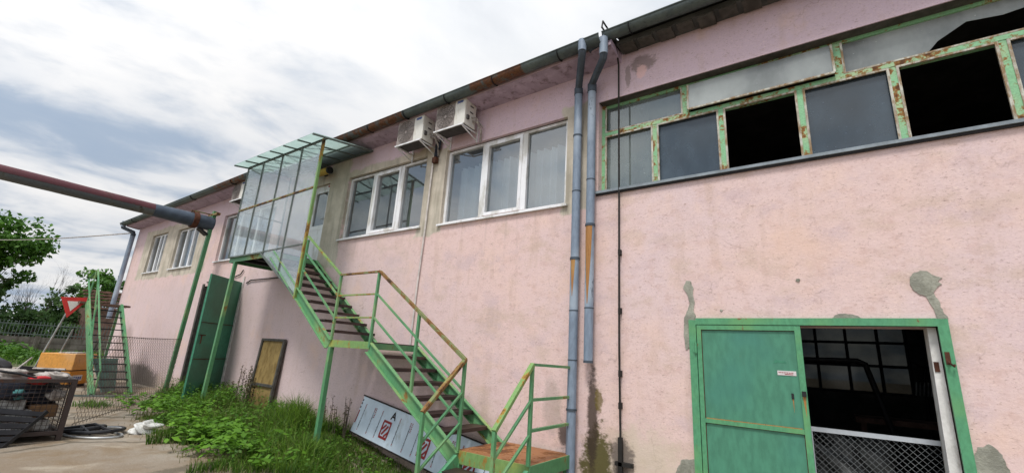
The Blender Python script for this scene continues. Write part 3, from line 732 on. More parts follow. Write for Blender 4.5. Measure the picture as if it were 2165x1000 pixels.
# ------------------------------------------------------------------ wall-hung things
def ac_unit(loc, label, group='air conditioner units on the wall'):
    x0, zb = loc; W_, H_, yf, yb = .66, .47, -.40, -.12
    t = thing('air_conditioner', label, 'air conditioner', (x0, 0, zb), group)
    MB().box((x0,yf,zb),(x0+W_,yb,zb+H_)).build('casing', M['ac_white'], t, bevel=.012)
    MB().box((x0+.012,yf+.012,zb-.006),(x0+W_-.012,yb-.012,zb+.001)).build('shaded_base_pan', M['ac_dark'], t)  # base pan coloured dark to paint the shade under the casing
    gr_ = MB(); cx, cz, rr = x0+.225, zb+H_/2, .205
    for k in range(14):
        a = 2*math.pi*k/14
        gr_.bar((cx+.03*math.cos(a),yf-.010,cz+.03*math.sin(a)),(cx+rr*math.cos(a),yf-.010,cz+rr*math.sin(a)),.004)
    for rad in (.05,.09,.13,.17,.205):
        P_ = [(cx+rad*math.cos(2*math.pi*k/24),yf-.012,cz+rad*math.sin(2*math.pi*k/24)) for k in range(25)]
        gr_.tube(P_, .004, 4, False)
    gd = MB(); n = 28
    gd.add([(cx+ (rr+.012)*math.cos(2*math.pi*k/n), yf-.003, cz+(rr+.012)*math.sin(2*math.pi*k/n)) for k in range(n)], [tuple(range(n))])
    g0 = MB(); g0.box((x0+.015,yf-.002,zb+.015),(x0+.435,yf-.0005,zb+H_-.015)); go = g0.build('fan_grille', M['ac_grille'], t)
    gd.build('fan_opening', M['ac_dark'] if False else M['ac_grille'], go); gr_.build('grille_wires', M['ac_wire'], go)
    b = MB(); 
    for k in range(6): b.box((x0+.48+.022*k,yf-.004,zb+H_-.075+.01*(k%2)),(x0+.496+.022*k,yf-.0005,zb+H_-.045))
    b.box((x0+.475,yf-.0035,zb+H_-.04),(x0+.61,yf-.0005,zb+H_-.03)); b.build('badge', M['badge_blue'], t)
    for z in (.36,.25): MB().box((x0+W_+.0005,-.28,zb+z),(x0+W_+.006,-.20,zb+z+.02)).build('side_vent', M['ac_dark'], t)
    MB().box((x0+W_+.0005,-.36,zb+.10),(x0+W_+.03,-.31,zb+.17)).build('valve_cover', M['ac_dark'], t)
    h = MB(); h.tube([(x0+W_+.01,-.2,zb+.12),(x0+W_+.09,-.18,zb+.10),(x0+W_+.09,-.06,zb-.02),(x0+W_+.06,-.03,zb-.2)], .018, 7); h.tube([(x0+W_+.01,-.24,zb+.17),(x0+W_+.07,-.2,zb+.17),(x0+W_+.11,-.05,zb+.05)], .012, 6)
    h.build('hose', M['cloth_pale'], t, True)
    br = MB()
    for xx in (x0+.03, x0+W_-.03):
        br.bar((xx,-.004,zb-.02),(xx,yf-.03,zb-.02),.018,.022); br.bar((xx,yf-.02,zb-.03),(xx,-.01,zb-.15),.014,.016); br.bar((xx,-.012,zb-.17),(xx,-.012,zb+.12),.02,.016)
    br.bar((x0+.0,yf-.02,zb-.017),(x0+W_,yf-.02,zb-.017),.018,.022)
    br.build('bracket', M['pvc'], t)
    return t
ac_unit((-5.20,5.03), 'right air conditioner of the pair, above the curtained window')
ac_unit((-6.17,4.99), 'left air conditioner of the pair, just left of its twin over the two white windows')
ac_unit((-12.62,4.93), 'far air conditioner half hidden behind the glass porch')
cabl = thing('pipe_bundle', 'dark insulated pipe bundle hanging between the two air conditioners', 'pipe', (-5.5,0,4.7))
m = MB(); m.tube([(-5.42,-.06,5.10),(-5.47,-.05,5.0),(-5.47,-.05,4.78)], .035, 8); m.tube([(-5.38,-.06,5.12),(-5.40,-.06,4.9)], .02, 6); m.build('insulation', M['cloth_dark'], cabl, True)
m = MB(); m.box((-5.52,-.09,4.66),(-5.43,-.02,4.76)); m.build('end_cap', M['rust_dark'], cabl)
wc = MB(); wc.tube([(-5.55,-.03,4.70),(-5.56,-.03,3.4),(-5.60,-.025,2.4),(-5.61,-.02,1.50)], .016, 6)
tag(wc.build('white_cable', M['white_cable'], None, True), 'thin white cable running down the pink wall between the two windows', 'cable')
cc = MB(); cc.tube([(-2.06,-.30,5.77),(-2.10,-.47,5.86),(-2.1,-.50,5.74),(-2.02,-.20,5.60),(-2.045,-.05,5.42),(-2.05,-.04,3.6),(-2.055,-.04,1.6),(-2.04,-.05,.62)], .0125, 7)
lc = thing('lightning_cable', 'black lightning conductor cable running down beside the drainpipes', 'cable', (-2.05,0,0))
cc.build('cable', M['cable'], lc, True)
m = MB(); m.bar((-2.04,-.05,.62),(-2.035,-.05,-.4),.045,.04); m.box((-2.10,-.07,.33),(-1.90,-.02,.37)); m.build('guard', M['cable'], lc)
for z in (2.74,2.02,1.30,.95): m = MB(); m.box((-2.062,-.055,z-.035),(-2.03,-.001,z+.035)); m.build('clamp', M['cable'], lc)
lampT = thing('wall_lamp', 'yellow cylindrical lamp above the upper door', 'lamp', (-9.0,0,5.08))
m = MB(); m.tube([(-9.05,-.17,5.10),(-8.63,-.17,5.10)], .075, 14); m.build('shade', M['yellow_lamp'], lampT, True)
for xa in (-8.625,-9.11): MB().tube([(xa,-.17,5.10),(xa+.055,-.17,5.10)], .077, 14).build('end_cap', M['black'], lampT, True)
m = MB(); m.box((-9.0,-.17,5.09),(-8.9,-.003,5.12)); m.build('arm', M['black'], lampT)
for nm, pts, lab in (('wall_wire', [(-13.9,-.02,2.90),(-12.8,-.02,2.88),(-12.0,-.03,3.02),(-11.9,-.03,3.12)], 'short dark wire on the wall above the open green gate'),
                     ('wall_wire', [(-11.62,-.02,2.78),(-11.4,-.03,2.84),(-10.0,-.02,2.84)], 'dark wire on the wall right of the green gate')):
    m = MB(); m.tube(pts, .014, 5); tag(m.build(nm, M['cable']), lab, 'wire')

# curtains / blinds
def curtain(x0, x1, z0, z1, y, mat, n=90, amp=.05, per=.13):
    m = MB(); vs = []
    for k in range(n+1):
        x = x0+(x1-x0)*k/n; yy = y + amp*math.sin(2*math.pi*x/per) + amp*.5*math.sin(2*math.pi*x/.31)
        vs += [(x,yy,z0),(x,yy,z1)]
    m.add(vs, [(2*k,2*k+2,2*k+3,2*k+1) for k in range(n)]); return m.build('curtain', M[mat], None, True)
tag(curtain(-5.2,-2.9,3.45,4.62,.34,'curtain'), 'grey sheer curtain hanging behind the right white window', 'curtain')
tag(curtain(-16.45,-15.36,3.45,4.8,.21,'blind',60,.012,.12), 'white blind drawn behind the second window from the left', 'blind')
tag(curtain(-18.6,-17.95,3.45,4.8,.21,'blind',60,.012,.12), 'white blind half drawn behind the leftmost window', 'blind')
tag(curtain(-13.0,-12.0,3.45,4.1,.23,'blind',60,.012,.12), 'white blind in the window partly behind the glass porch', 'blind')

# ------------------------------------------------------------------ steel staircase
S = thing('steel_staircase', 'rusty green steel staircase rising along the pink wall to the upper door', 'staircase', (-5.5,-.55,0))
YO, YI = -1.0, -.12
def stringer(a, b, y, w=.05, h=.15):
    m = MB(); (xa,za),(xb,zb) = a, b
    # channel: web plus two flanges
    n = Vector((-(zb-za),0,xb-xa)).normalized()*(h/2)
    if n.z < 0: n = -n
    m.bar((xa,y,za),(xb,y,zb),.012,h,(0,0,1))
    o = m.build('stringer', M['green'], S)
    for sgn in (1,-1): MB().bar((xa+sgn*n.x,y-.02,za+sgn*n.z),(xb+sgn*n.x,y-.02,zb+sgn*n.z),.052,.012).build('flange', M['green_edge'], o)
    return o
up_a, up_b = (-6.33,1.44), (-8.58,3.03)
lo_a, lo_b = (-5.35,1.42), (-3.6,.28)
for y in (YO, YI):
    stringer(up_a, up_b, y); stringer(lo_a, lo_b, y)
def tread(x, z, d=.25, y0=YO+.03, y1=YI-.03):
    m = MB(); m.box((x-d/2,y0,z-.012),(x+d/2,y1,z)); m.box((x+d/2-.012,y0,z-.045),(x+d/2,y1,z-.0125)); m.box((x-d/2,y0,z-.03),(x-d/2+.01,y1,z-.0125))
    m.build('tread', M['tread'], S)
for k in range(1,10): tread(-6.33-.2475*k+.10, 1.5+.16*k)
for k in range(1,7): tread(-5.35+.25*k-.10, 1.5-.163*k)
# mid landing, top landing, bottom platform
def deck(x0, x1, z, mt, front='green_rusty', fh=.10, y0=YO, y1=YI+.04):
    MB().box((x0,y0+.02,z-.012),(x1,y1,z)).build('landing', M[mt], S)
    m = MB(); m.box((x0,y0,z-fh),(x1,y0+.019,z+.004)); m.build('fascia', M[front], S)
    m = MB(); m.box((x1-.02,y0+.02,z-fh),(x1-.002,y1,z-.013)); m.box((x0+.002,y0+.02,z-fh),(x0+.02,y1,z-.013)); m.box((x0+.021,y1-.02,z-fh),(x1-.021,y1,z-.013)); m.build('deck_edge', M['green'], S)
deck(-6.34,-5.34,1.50,'tread'); deck(-3.62,-2.62,.36,'platform_rust',fh=.13); deck(-10.40,-8.56,3.10,'tread','green',.10)
m = MB(); m.box((-2.625,YO-.001,.22),(-2.612,YI+.03,.362)); m.build('fascia', M['green'], S)
# joists under the top landing
m = MB()
for x in (-9.9,-9.4,-8.95): MB().box((x-.03,YO+.03,3.0),(x+.03,YI,3.086)).build('joist', M['black'], S)
# legs
for (x, y, zt) in ((-6.30,YO+.02,1.40),(-10.16,YO+.03,3.0),(-3.57,YO+.02,.24),(-2.66,YO+.02,.24),(-2.66,YI,.24)):
    m = MB(); dx = -.12 if x < -10 else 0; m.bar((x+dx,y,-.45 if x > -7 else 0),(x,y,zt),.065,.065,(0,1,0)); m.build('leg', M['green'], S)
# railings
def post(x, z0, z1, y=YO, mat='green', w=.035): MB().bar((x,y-.005,z0),(x,y-.005,z1),w,w,(0,1,0)).build('post', M[mat], S)
def rail(p, q, mat, w=.04, h=.028, name='handrail'): MB().bar(p, q, w, h).build(name, M[mat], S)
yr = YO-.005
post(-7.44,2.33,3.20); post(-6.29,1.50,2.50); post(-5.36,1.42,2.50); post(-4.43,.90,1.90); post(-3.575,.36,1.33)
post(-2.635,.36,1.35); MB().bar((-2.65,YI+.03,.36),(-2.65,YI+.03,1.33),.035).build('post', M['green'], S)
rail((-7.46,yr,3.27),(-6.29,yr,2.505),'green_rusty'); rail((-6.30,yr,2.51),(-5.345,yr,2.51),'rail_rust'); rail((-5.355,yr,2.515),(-3.57,yr,1.345),'rail_rust',.05,.035)
for f in (.34,.68):
    rail((-7.44,yr,2.33+.87*f+.04),(-6.30,yr,1.50+1.0*f),'green',.028,.022,'mid_rail'); rail((-6.28,yr,1.50+1.0*f),(-5.37,yr,1.50+1.0*f),'green_rusty',.028,.022,'mid_rail'); rail((-5.35,yr,1.50+1.0*f),(-3.58,yr,.33+1.0*f),'green',.028,.022,'mid_rail')
# end flight towards the yard
for x, mt in ((-3.575,'rail_rust'),(-2.635,'green_rusty')):
    zb = .80 if x < -3 else .74
    rail((x,-1.0,1.35),(x,-1.62,zb),mt,.05,.035)
    MB().bar((x,-1.61,-.3),(x,-1.61,zb),.035).build('post', M['green'], S)
    for f in (.30,.64): rail((x,-1.0,.36+f*.98),(x,-1.60,f*.78),'green',.028,.022,'mid_rail')
    m = MB(); m.bar((x,-1.0,.27),(x,-1.46,-.02),.05,.13); m.build('stringer', M['green_clean'], S)
for k, (y, z) in enumerate(((-1.16,.20),(-1.38,.06))):
    m = MB(); m.box((-3.54,y-.12,z-.012),(-2.67,y+.12,z)); m.build('tread', M['tread'], S)
# right hand rail of the platform back to the wall
for z, mt in ((1.345,'green'),(.99,'green'),(.69,'green')): rail((-2.635,yr,z),(-2.65,YI+.03,z-.015*(z>1.3)),mt,.035,.03,'handrail' if z > 1.3 else 'mid_rail')

# ------------------------------------------------------------------ glass porch
P = thing('glass_porch', 'glazed porch screen with a sloping green glass canopy around the upper landing', 'porch', (-9,-.6,3.1))
YG = -1.03
px = [-10.40,-9.72,-8.95,-8.22,-7.50]
def zbot(x): return 3.10 if x <= -9.05 else 3.10 + (x+9.05)*(-.90/1.48)
for i, x in enumerate(px):
    m = MB(); last = i == len(px)-1
    m.bar((x,YG,zbot(x)),(x,YG,5.19),.045 if last else .026,.045 if last else .026,(0,1,0)); m.build('post', M['green_rusty' if last else 'fence_metal'], P)
m = MB(); m.bar((px[0],YG,4.15),(px[-1],YG,4.22),.03,.03); m.build('transom', M['rail_rust'], P)
m = MB(); m.bar((px[0],YG,3.10),(-9.05,YG,3.10),.03,.03); m.bar((-9.05,YG,3.10),(px[-1],YG,2.20),.03,.03); m.bar((-9.05,YG,3.11),(px[-1],YG,3.14),.02,.02); m.build('bottom_rail', M['fence_metal'], P)
m = MB(); m.bar((px[0],YG,5.18),(px[-1],YG,5.18),.03,.03); m.build('top_rail', M['fence_metal'], P)
for i in range(4):
    a, b = px[i]+.015, px[i+1]-.02
    zt = lambda x: 4.15+(x-px[0])/(px[-1]-px[0])*.07
    MB().prism([(a,YG,zt(a)+.015),(b,YG,zt(b)+.015),(b,YG,5.165),(a,YG,5.165)],(0,.005,0)).build('pane', M['glass_porch'], P)
    low = [(a,YG,zbot(a)+.015)]
    if a < -9.05 < b: low.append((-9.05,YG,3.115))
    low += [(b,YG,zbot(b)+.015),(b,YG,zt(b)-.015),(a,YG,zt(a)-.015)]
    MB().prism(low,(0,.005,0)).build('pane', M['glass_porch'], P)
# left end wall of the porch
m = MB(); m.bar((px[0],-.06,3.1),(px[0],-.06,5.3),.03,.03,(0,1,0)); m.bar((px[0],YG,4.15),(px[0],-.06,4.15),.025); m.bar((px[0],YG,3.12),(px[0],-.06,3.12),.025); m.build('side_frame', M['fence_metal'], P)
for z0, z1 in ((3.14,4.13),(4.17,5.2)): MB().prism([(px[0],YG+.02,z0),(px[0],-.08,z0),(px[0],-.08,z1),(px[0],YG+.02,z1)],(.005,0,0)).build('pane', M['glass_porch'], P)
cz = lambda y: 5.12 + .165*(y+1.32)
CX0, CX1 = -10.42, -7.36
MB().prism([(CX0,-1.32,cz(-1.32)+.02),(CX1,-1.32,cz(-1.32)+.02),(CX1,-.02,cz(-.02)+.02),(CX0,-.02,cz(-.02)+.02)],(0,0,.006)).build('canopy', M['canopy'], P)
m = MB()
for y, w in ((-1.03,.03),(-.52,.025),(-.04,.035)): m.bar((CX0,y,cz(y)),(CX1,y,cz(y)),w,.028)
for k in range(7):
    x = CX0+.015+(CX1-CX0-.03)*k/6; w = .035 if k in (0,6) else .024
    m.bar((x,-1.33,cz(-1.33)-.001),(x,-.03,cz(-.03)-.001),w,.026)
m.build('canopy_frame', M['fence_metal'], P)
m = MB()
for k in range(4):
    x = px[k]; x2 = px[k+1]; m.bar((x+.05,-1.0,5.16),((x+x2)/2+.1,-.52,cz(-.52)-.03),.012)
m.build('brace', M['fence_metal'], P)

# ------------------------------------------------------------------ overhead heating pipe on its post
O = thing('overhead_pipe', 'lagged heating pipe crossing overhead, red on top and grey below', 'pipe', (-13.4,-.5,0))
ya, yb = -.62, -14.0; XP, ZP, RP = -13.35, 4.38, .148
def half(a0, a1, y0, y1, r, nseg=40, n=14, wob=.004):
    m = MB(); v = []; rnd = random.Random(4)
    for i in range(nseg+1):
        y = y0+(y1-y0)*i/nseg; rr = r*(1+rnd.uniform(-1,1)*.02)
        for k in range(n+1):
            a = a0+(a1-a0)*k/n; v.append((XP+rr*math.cos(a), y, ZP+rr*math.sin(a)))
    L = n+1
    m.add(v, [(i*L+k, i*L+k+1, (i+1)*L+k+1, (i+1)*L+k) for i in range(nseg) for k in range(n)]); return m
half(R(-6), R(160), -1.75, yb, RP+.006).build('upper_lagging', M['pipe_red'], O, True)
half(R(0), R(360), -1.70, yb, RP, 60, 24).build('lagging', M['pipe_grey'], O, True)
m = MB(); m.tube([(XP,-.42,ZP),(XP,-1.10,ZP),(XP,-1.75,ZP)], [.188,.178,.156], 22); m.build('bare_end', M['pipe_end'], O, True)
m = MB(); m.tube([(XP,-.80,ZP),(XP,-.92,ZP)], .215, 20); m.build('flange', M['rust_dark'], O, True)
m = MB(); m.bar((XP-.02,-.72,ZP-.18),(XP-.02,-.5,ZP-.32),.2,.05); m.build('saddle', M['black'], O)
m = MB(); m.bar((-13.66,-.46,0),(-13.27,-.46,4.72),.085,.085,(0,1,0)); m.build('post', M['green'], O, label='tall green steel post')
m = MB(); m.bar((-13.55,-.46,4.62),(-13.0,-.46,4.62),.09,.06); m.bar((-13.3,-.46,4.62),(-13.3,-.98,4.60),.025); m.bar((-13.3,-.97,4.6),(-13.3,-.97,4.5),.03); m.build('bracket', M['rail_rust'], O)
wr = MB(); pts = []
for k in range(25):
    f = k/24; pts.append((-21.1-8.9*f*2.2, -.2-2.0*f*2, 5.05+1.0*f-1.1*math.sin(math.pi*f)*.25))
wr.tube(pts, .022, 5); tag(wr.build('overhead_wire', M['cloth_pale'], None, True), 'pale overhead wire crossing the sky to the far corner of the building', 'wire')

# ------------------------------------------------------------------ things leaning on the wall
y_ = thing('yellow_panel', 'yellow panel in a dark frame standing against the pink wall', 'panel', (-9.75,-.05,0))
m = MB(); m.prism([(-10.19,-.14,.02),(-9.33,-.14,.02),(-9.33,-.05,1.46),(-10.19,-.05,1.46)],(0,.02,0)); m.build('board', M['yellow_board'], y_)
m = MB()
for p, q2 in (((-10.20,-.145,.02),(-10.20,-.055,1.47)),((-9.32,-.145,.02),(-9.32,-.055,1.47)),((-10.22,-.055,1.47),(-9.30,-.055,1.47)),((-10.2,-.12,.56),(-9.32,-.12,.56))): m.bar(p, q2, .055, .05, (0,1,0) if abs(p[0]-q2[0])<.01 else (0,0,1))
m.build('frame', M['board_frame'], y_)

BP = thing('printed_board', 'white packaging board with red emblems leaning on the wall behind the stairs', 'board', (-5.5,-.3,0))
TL = Vector((-6.50,-.07,.645)); ax = Vector((2.50,-.06,-.345)).normalized(); dn = Vector((-.07,-.13,-.52)); dn = (dn - ax*dn.dot(ax)).normalized()
nb = ax.cross(dn).normalized();
if nb.y > 0: nb = -nb
LEN, WID = 3.25, .56
def bp(u, v, o=0): return TL + ax*u + dn*v + nb*o
m = MB(); m.add([bp(0,0),bp(LEN,0),bp(LEN,WID),bp(0,WID),bp(0,0,-.012),bp(LEN,0,-.012),bp(LEN,WID,-.012),bp(0,WID,-.012)],[(0,1,2,3),(7,6,5,4),(0,4,5,1),(1,5,6,2),(2,6,7,3),(3,7,4,0)]); m.build('sheet', M['foil'], BP)
m = MB(); m.bar(bp(-.01,-.008,.004),bp(LEN+.01,-.008,.004),.028,.02,tuple(dn)); m.bar(bp(-.01,WID+.008,.0),bp(LEN+.01,WID+.008,.0),.02,.02,tuple(dn)); m.build('edge_strip', M['board_edge'], BP)
def flat(mb, pts, o=.0035): mb.add([bp(u,v,o) for u,v in pts], [tuple(range(len(pts)))])
red, blk = MB(), MB(); rnd = random.Random(5)
def stroke(mb, a, b, w, o=.0035):
    (u0,v0),(u1,v1) = a, b; L = math.hypot(u1-u0, v1-v0); pu_, pv_ = -(v1-v0)/L*w/2, (u1-u0)/L*w/2
    flat(mb, [(u0+pu_,v0+pv_),(u1+pu_,v1+pv_),(u1-pu_,v1-pv_),(u0-pu_,v0-pv_)], o)
for k, u in enumerate((.77,1.65,2.53)):
    # emblem: square ring with a slanting N stroke
    s, v0 = .19, .22
    stroke(red,(u-s/2,v0),(u+s/2,v0),.035); stroke(red,(u-s/2,v0+s+.04),(u+s/2,v0+s+.04),.035)
    stroke(red,(u-s/2+.01,v0+.017),(u-s/2+.01,v0+s+.023),.03,.0036); stroke(red,(u+s/2-.01,v0+.017),(u+s/2-.01,v0+s+.023),.03,.0036)
    stroke(red,(u-s/4,v0+s),(u+s/4,v0+.05),.035,.0037); stroke(red,(u-s/4+.06,v0+s+.02),(u-s/4+.14,v0+s-.07),.03,.0038); stroke(red,(u+s/4-.05,v0+.04),(u+s/4-.12,v0+.12),.03,.0039)
for k in range(14):
    u = .14+.22*k+.02*(k%2)
    if min(abs(u-c) for c in (.77,1.65,2.53)) < .13: continue
    v = .10
    while v < .50:
        L = rnd.uniform(.007,.016); tgt = red if (v < .17 or v > .46) else blk
        wv = rnd.uniform(.014,.022)
        flat(tgt, [(u-wv/2+rnd.uniform(-.003,.003),v),(u+wv/2,v),(u+wv/2,v+L),(u-wv/2,v+L)]); v += L+rnd.uniform(.004,.008)
    v = .10
    if k % 2:
        while v < .24:
            L = rnd.uniform(.01,.02); flat(red, [(u+.025,v),(u+.045,v),(u+.045,v+L),(u+.025,v+L)]); v += L+.01
for v in (.05,.10,.16): flat(blk, [(.005,v),(.03,v),(.03,v+.03),(.005,v+.03)])
flat(red, [(.01,.22),(.035,.22),(.035,.42),(.01,.42)])
red.build('red_print', M['print_red'], BP); blk.build('dark_print', M['print_dark'], BP)
def letter(ch, u, v, size, mat):
    cu = bpy.data.curves.new('letter', 'FONT'); cu.body = ch; cu.size = size; cu.extrude = 0; cu.offset = .004
    ob = bpy.data.objects.new('letter', cu); COL.objects.link(ob)
    dg = bpy.context.evaluated_depsgraph_get(); me = bpy.data.meshes.new_from_object(ob.evaluated_get(dg)); bpy.data.objects.remove(ob)
    off = parent_loc(BP)
    for vt in me.vertices:
        p = bp(u+vt.co.x, v-vt.co.y, .005); vt.co = p-off
    me.materials.clear(); me.materials.append(M[mat]); o = bpy.data.objects.new('letter', me); COL.objects.link(o); o.parent = BP
for u in (.80,1.68,2.56): letter('A', u, .165, .16, 'board_edge')

# ------------------------------------------------------------------ far left: ladder stair, skip, sign
LS = thing('ladder_stair', 'narrow green steel stair with open treads at the far left corner', 'stair', (-15.3,-1.4,0))
for y, w_ in ((-1.02,.06),(-1.75,.075)):
    m = MB(); m.bar((-14.05,y,0),(-16.6,y,2.17),w_,.13); m.build('stringer', M['green'], LS)
for k in range(1,13):
    f = k/13; m = MB(); x, z = -14.05-2.55*f, 2.17*f; m.box((x-.10,-1.72,z-.02),(x+.10,-1.05,z+.005)); m.build('tread', M['black'], LS)
m = MB()
for k in range(5): m.box((-16.6-.16*(k+1)+.01,-1.9,2.14+.012*(k%2)),(-16.6-.16*k,-.80,2.19+.012*(k%2)))
m.build('deck', M['wood'], LS)
m = MB(); m.tube([(-14.5,-1.78,.30),(-14.6,-1.78,.8),(-17.05,-1.78,2.82)], .02, 6); m.tube([(-13.9,-1.74,.0),(-13.9,-1.74,.55),(-16.60,-1.74,3.09),(-17.05,-1.78,2.84)], .022, 6)
m.tube([(-15.5,-1.76,1.2),(-15.6,-1.76,2.1)], .018, 6); m.tube([(-16.6,-1.76,2.15),(-16.62,-1.76,3.05)], .018, 6); m.build('handrail', M['green'], LS, True)
m = MB(); m.bar((-14.9,-1.76,.75),(-16.2,-1.76,2.75),.025); m.build('brace', M['green'], LS)
m = MB()
m.bar((-17.2,-.9,0),(-17.2,-.9,2.14),.06)
m.build('leg', M['green'], LS)
m = MB(); m.bar((-13.95,-2.1,.02),(-13.4,-1.05,.02),.05,.04); tag(m.build('steel_bar', M['fence_metal']), 'flat steel bar lying on the ground at the foot of the green stair', 'bar')

SK = thing('waste_bin', 'square orange waste bin with a scuffed upper box under the green stair', 'bin', (-16.4,-1.8,0))
bc = Vector((-15.95,-1.80,0)); dA = Vector((-.62,-.78,0)); dB = Vector((-.74,.67,0))
def bq(mb, a0, a1, b0, b1, z0, z1):
    v = [bc+dA*a+dB*b+Vector((0,0,z)) for z in (z0,z1) for a, b in ((a0,b0),(a1,b0),(a1,b1),(a0,b1))]
    mb.add(v, [(0,1,2,3),(7,6,5,4),(0,4,5,1),(1,5,6,2),(2,6,7,3),(3,7,4,0)]); return mb
bq(MB(),.03,.70,.03,.82,.07,.41).build('body', M['orange'], SK, bevel=.015)
bq(MB(),.0,.74,.0,.86,.43,.83).build('upper_box', M['orange_scuffed'], SK, bevel=.015)
bq(MB(),.02,.72,.02,.84,.411,.429).build('seam', M['black'], SK)
bq(MB(),.06,.66,.06,.78,0,.069).build('skid', M['black'], SK)
m = MB(); bq(m,.022,.0295,.16,.52,.16,.30); m.build('plate', M['sign_white'], SK, label='white label plate with blue marks')
m = MB()
for k in range(4): bq(m,.018,.0218,.19+.08*k,.24+.08*k,.19,.26)
m.build('plate_print', M['badge_blue'], SK)
m = MB(); bq(m,.1,.5,.2,.7,.831,.86); m.build('lid_scrap', M['white_plastic'], SK)

SG = thing('give_way_sign', 'red and white triangular give way sign on a tilted pole', 'sign', (-17.0,-2.05,.8))
c = Vector((-16.9,-1.96,2.08)); ux_ = Vector((.25,.97,.02)).normalized(); uz_ = Vector((0,.02,1)); nn = Vector((.97,-.25,0))
def tri(s, o, dz=0): return [c+ux_*(-s*.5)+uz_*(s*.33+dz)+nn*o+ux_*0, c+ux_*(s*.5)+uz_*(s*.33+.05*s+dz)+nn*o, c+uz_*(-s*.58+dz)+ux_*(-.08*s)+nn*o]
def tri_mesh(s, o, d): m = MB(); m.prism(tri(s,o), nn*d); return m
tri_mesh(.60,0,.012).build('plate', M['sign_red'], SG); tri_mesh(.29,.013,.003).build('inset', M['sign_white'], SG)
m = MB(); m.tube([(-17.0,-2.34,.25),(-16.92,-1.98,2.2)], .022, 7); m.build('pole', M['steel'], SG, True)
m = MB(); m.tube([(-17.1,-1.98,.3),(-17.0,-1.80,1.45)], .018, 6); tag(m.build('steel_rod', M['steel'], None, True), 'thin grey rod leaning behind the orange skip', 'rod')
m = MB(); m.prism([(-14.6,-1.45,.02),(-14.9,-1.12,.02),(-15.4,-1.1,.78),(-15.45,-1.6,.76)],(.02,.02,0)); tag(m.build('metal_sheet', M['sheet_green']), 'grey green metal sheet propped under the stair', 'sheet')

# low chain-link fence from the crate to the post
def chainlink(p0, p1, z0, z1, cell, r, name, mat, parent):
    m = MB(); p0 = Vector(p0); p1 = Vector(p1); d = p1-p0; L = d.length; d.normalize(); n = int(L/cell); rows = int((z1-z0)/(cell*.5))
    for k in range(-rows//2-1, n+1):
        for sgn in (1,-1):
            pass
    nz_ = int(round((z1-z0)/cell)); H = z1-z0
    sd = d.cross(Vector((0,0,1)))
    k = -nz_
    while k <= n:
        for sg in (1,-1):
            u0 = k*cell if sg == 1 else k*cell+H
            u1 = u0 + sg*H; za, zb = z0, z1
            # clip to [0,L]
            def cl(u, z, uo, zo):
                if u < 0: t = (0-u)/(uo-u); return 0, z+(zo-z)*t
                if u > L: t = (L-u)/(uo-u); return L, z+(zo-z)*t
                return u, z
            if (u0 < 0 and u1 < 0) or (u0 > L and u1 > L): continue
            a = cl(u0, za, u1, zb); b = cl(u1, zb, u0, za)
            if abs(a[0]-b[0]) < .01: continue
            o = sd*(.002*sg)
            m.tube([p0+d*a[0]+Vector((0,0,a[1]))+o, p0+d*b[0]+Vector((0,0,b[1]))+o], r, 3, False)
        k += 1
    return m.build(name, mat, parent)
CF = thing('chain_link_fence', 'low sagging chain link fence between the scrap crate and the green post', 'fence', (-11,-1.6,0))
chainlink((-9.45,-3.0,0),(-13.5,-.42,0),.02,1.36,.12,.0028,'mesh',M['wire'],CF)
m = MB(); m.tube([(-9.45,-3.0,1.36),(-11.4,-1.75,1.34),(-13.5,-.42,1.36)], .006, 5); m.tube([(-9.45,-3.0,.06),(-13.5,-.42,.06)], .006, 5); m.build('line_wire', M['wire'], CF)

# ------------------------------------------------------------------ scrap crate and its junk
K = thing('scrap_crate', 'rusty steel mesh crate piled with scrap at the left edge', 'crate', (-9.1,-3.9,0))
kx0,kx1,ky0,ky1,kh = -9.75,-8.5,-4.65,-3.32,.75
m = MB()
for x in (kx0,kx1):
    for y in (ky0,ky1): m.bar((x,y,0),(x,y,kh+.02),.055)
for z in (.10,kh):
    m.bar((kx0,ky0,z),(kx0,ky1,z),.045); m.bar((kx1,ky0,z),(kx1,ky1,z),.045); m.bar((kx0,ky0,z),(kx1,ky0,z),.045); m.bar((kx0,ky1,z),(kx1,ky1,z),.045)
m.build('frame', M['cage'], K)
m = MB()
for k in range(1,26):
    y = ky0+(ky1-ky0)*k/26; m.bar((kx1,y,.1),(kx1,y,kh),.005)
for k in range(1,13):
    z = .1+(kh-.1)*k/13; m.bar((kx1+.004,ky0,z),(kx1+.004,ky1,z),.005)
for k in range(1,24):
    x = kx0+(kx1-kx0)*k/24; m.bar((x,ky1,.1),(x,ky1,kh),.005)
for k in range(1,13):
    z = .1+(kh-.1)*k/13; m.bar((kx0,ky1+.004,z),(kx1,ky1+.004,z),.005)
m.build('wire_mesh', M['cage'], K)
MB().box((kx0+.03,ky0+.03,.085),(kx1-.03,ky1-.03,.10)).build('floor', M['cage'], K)
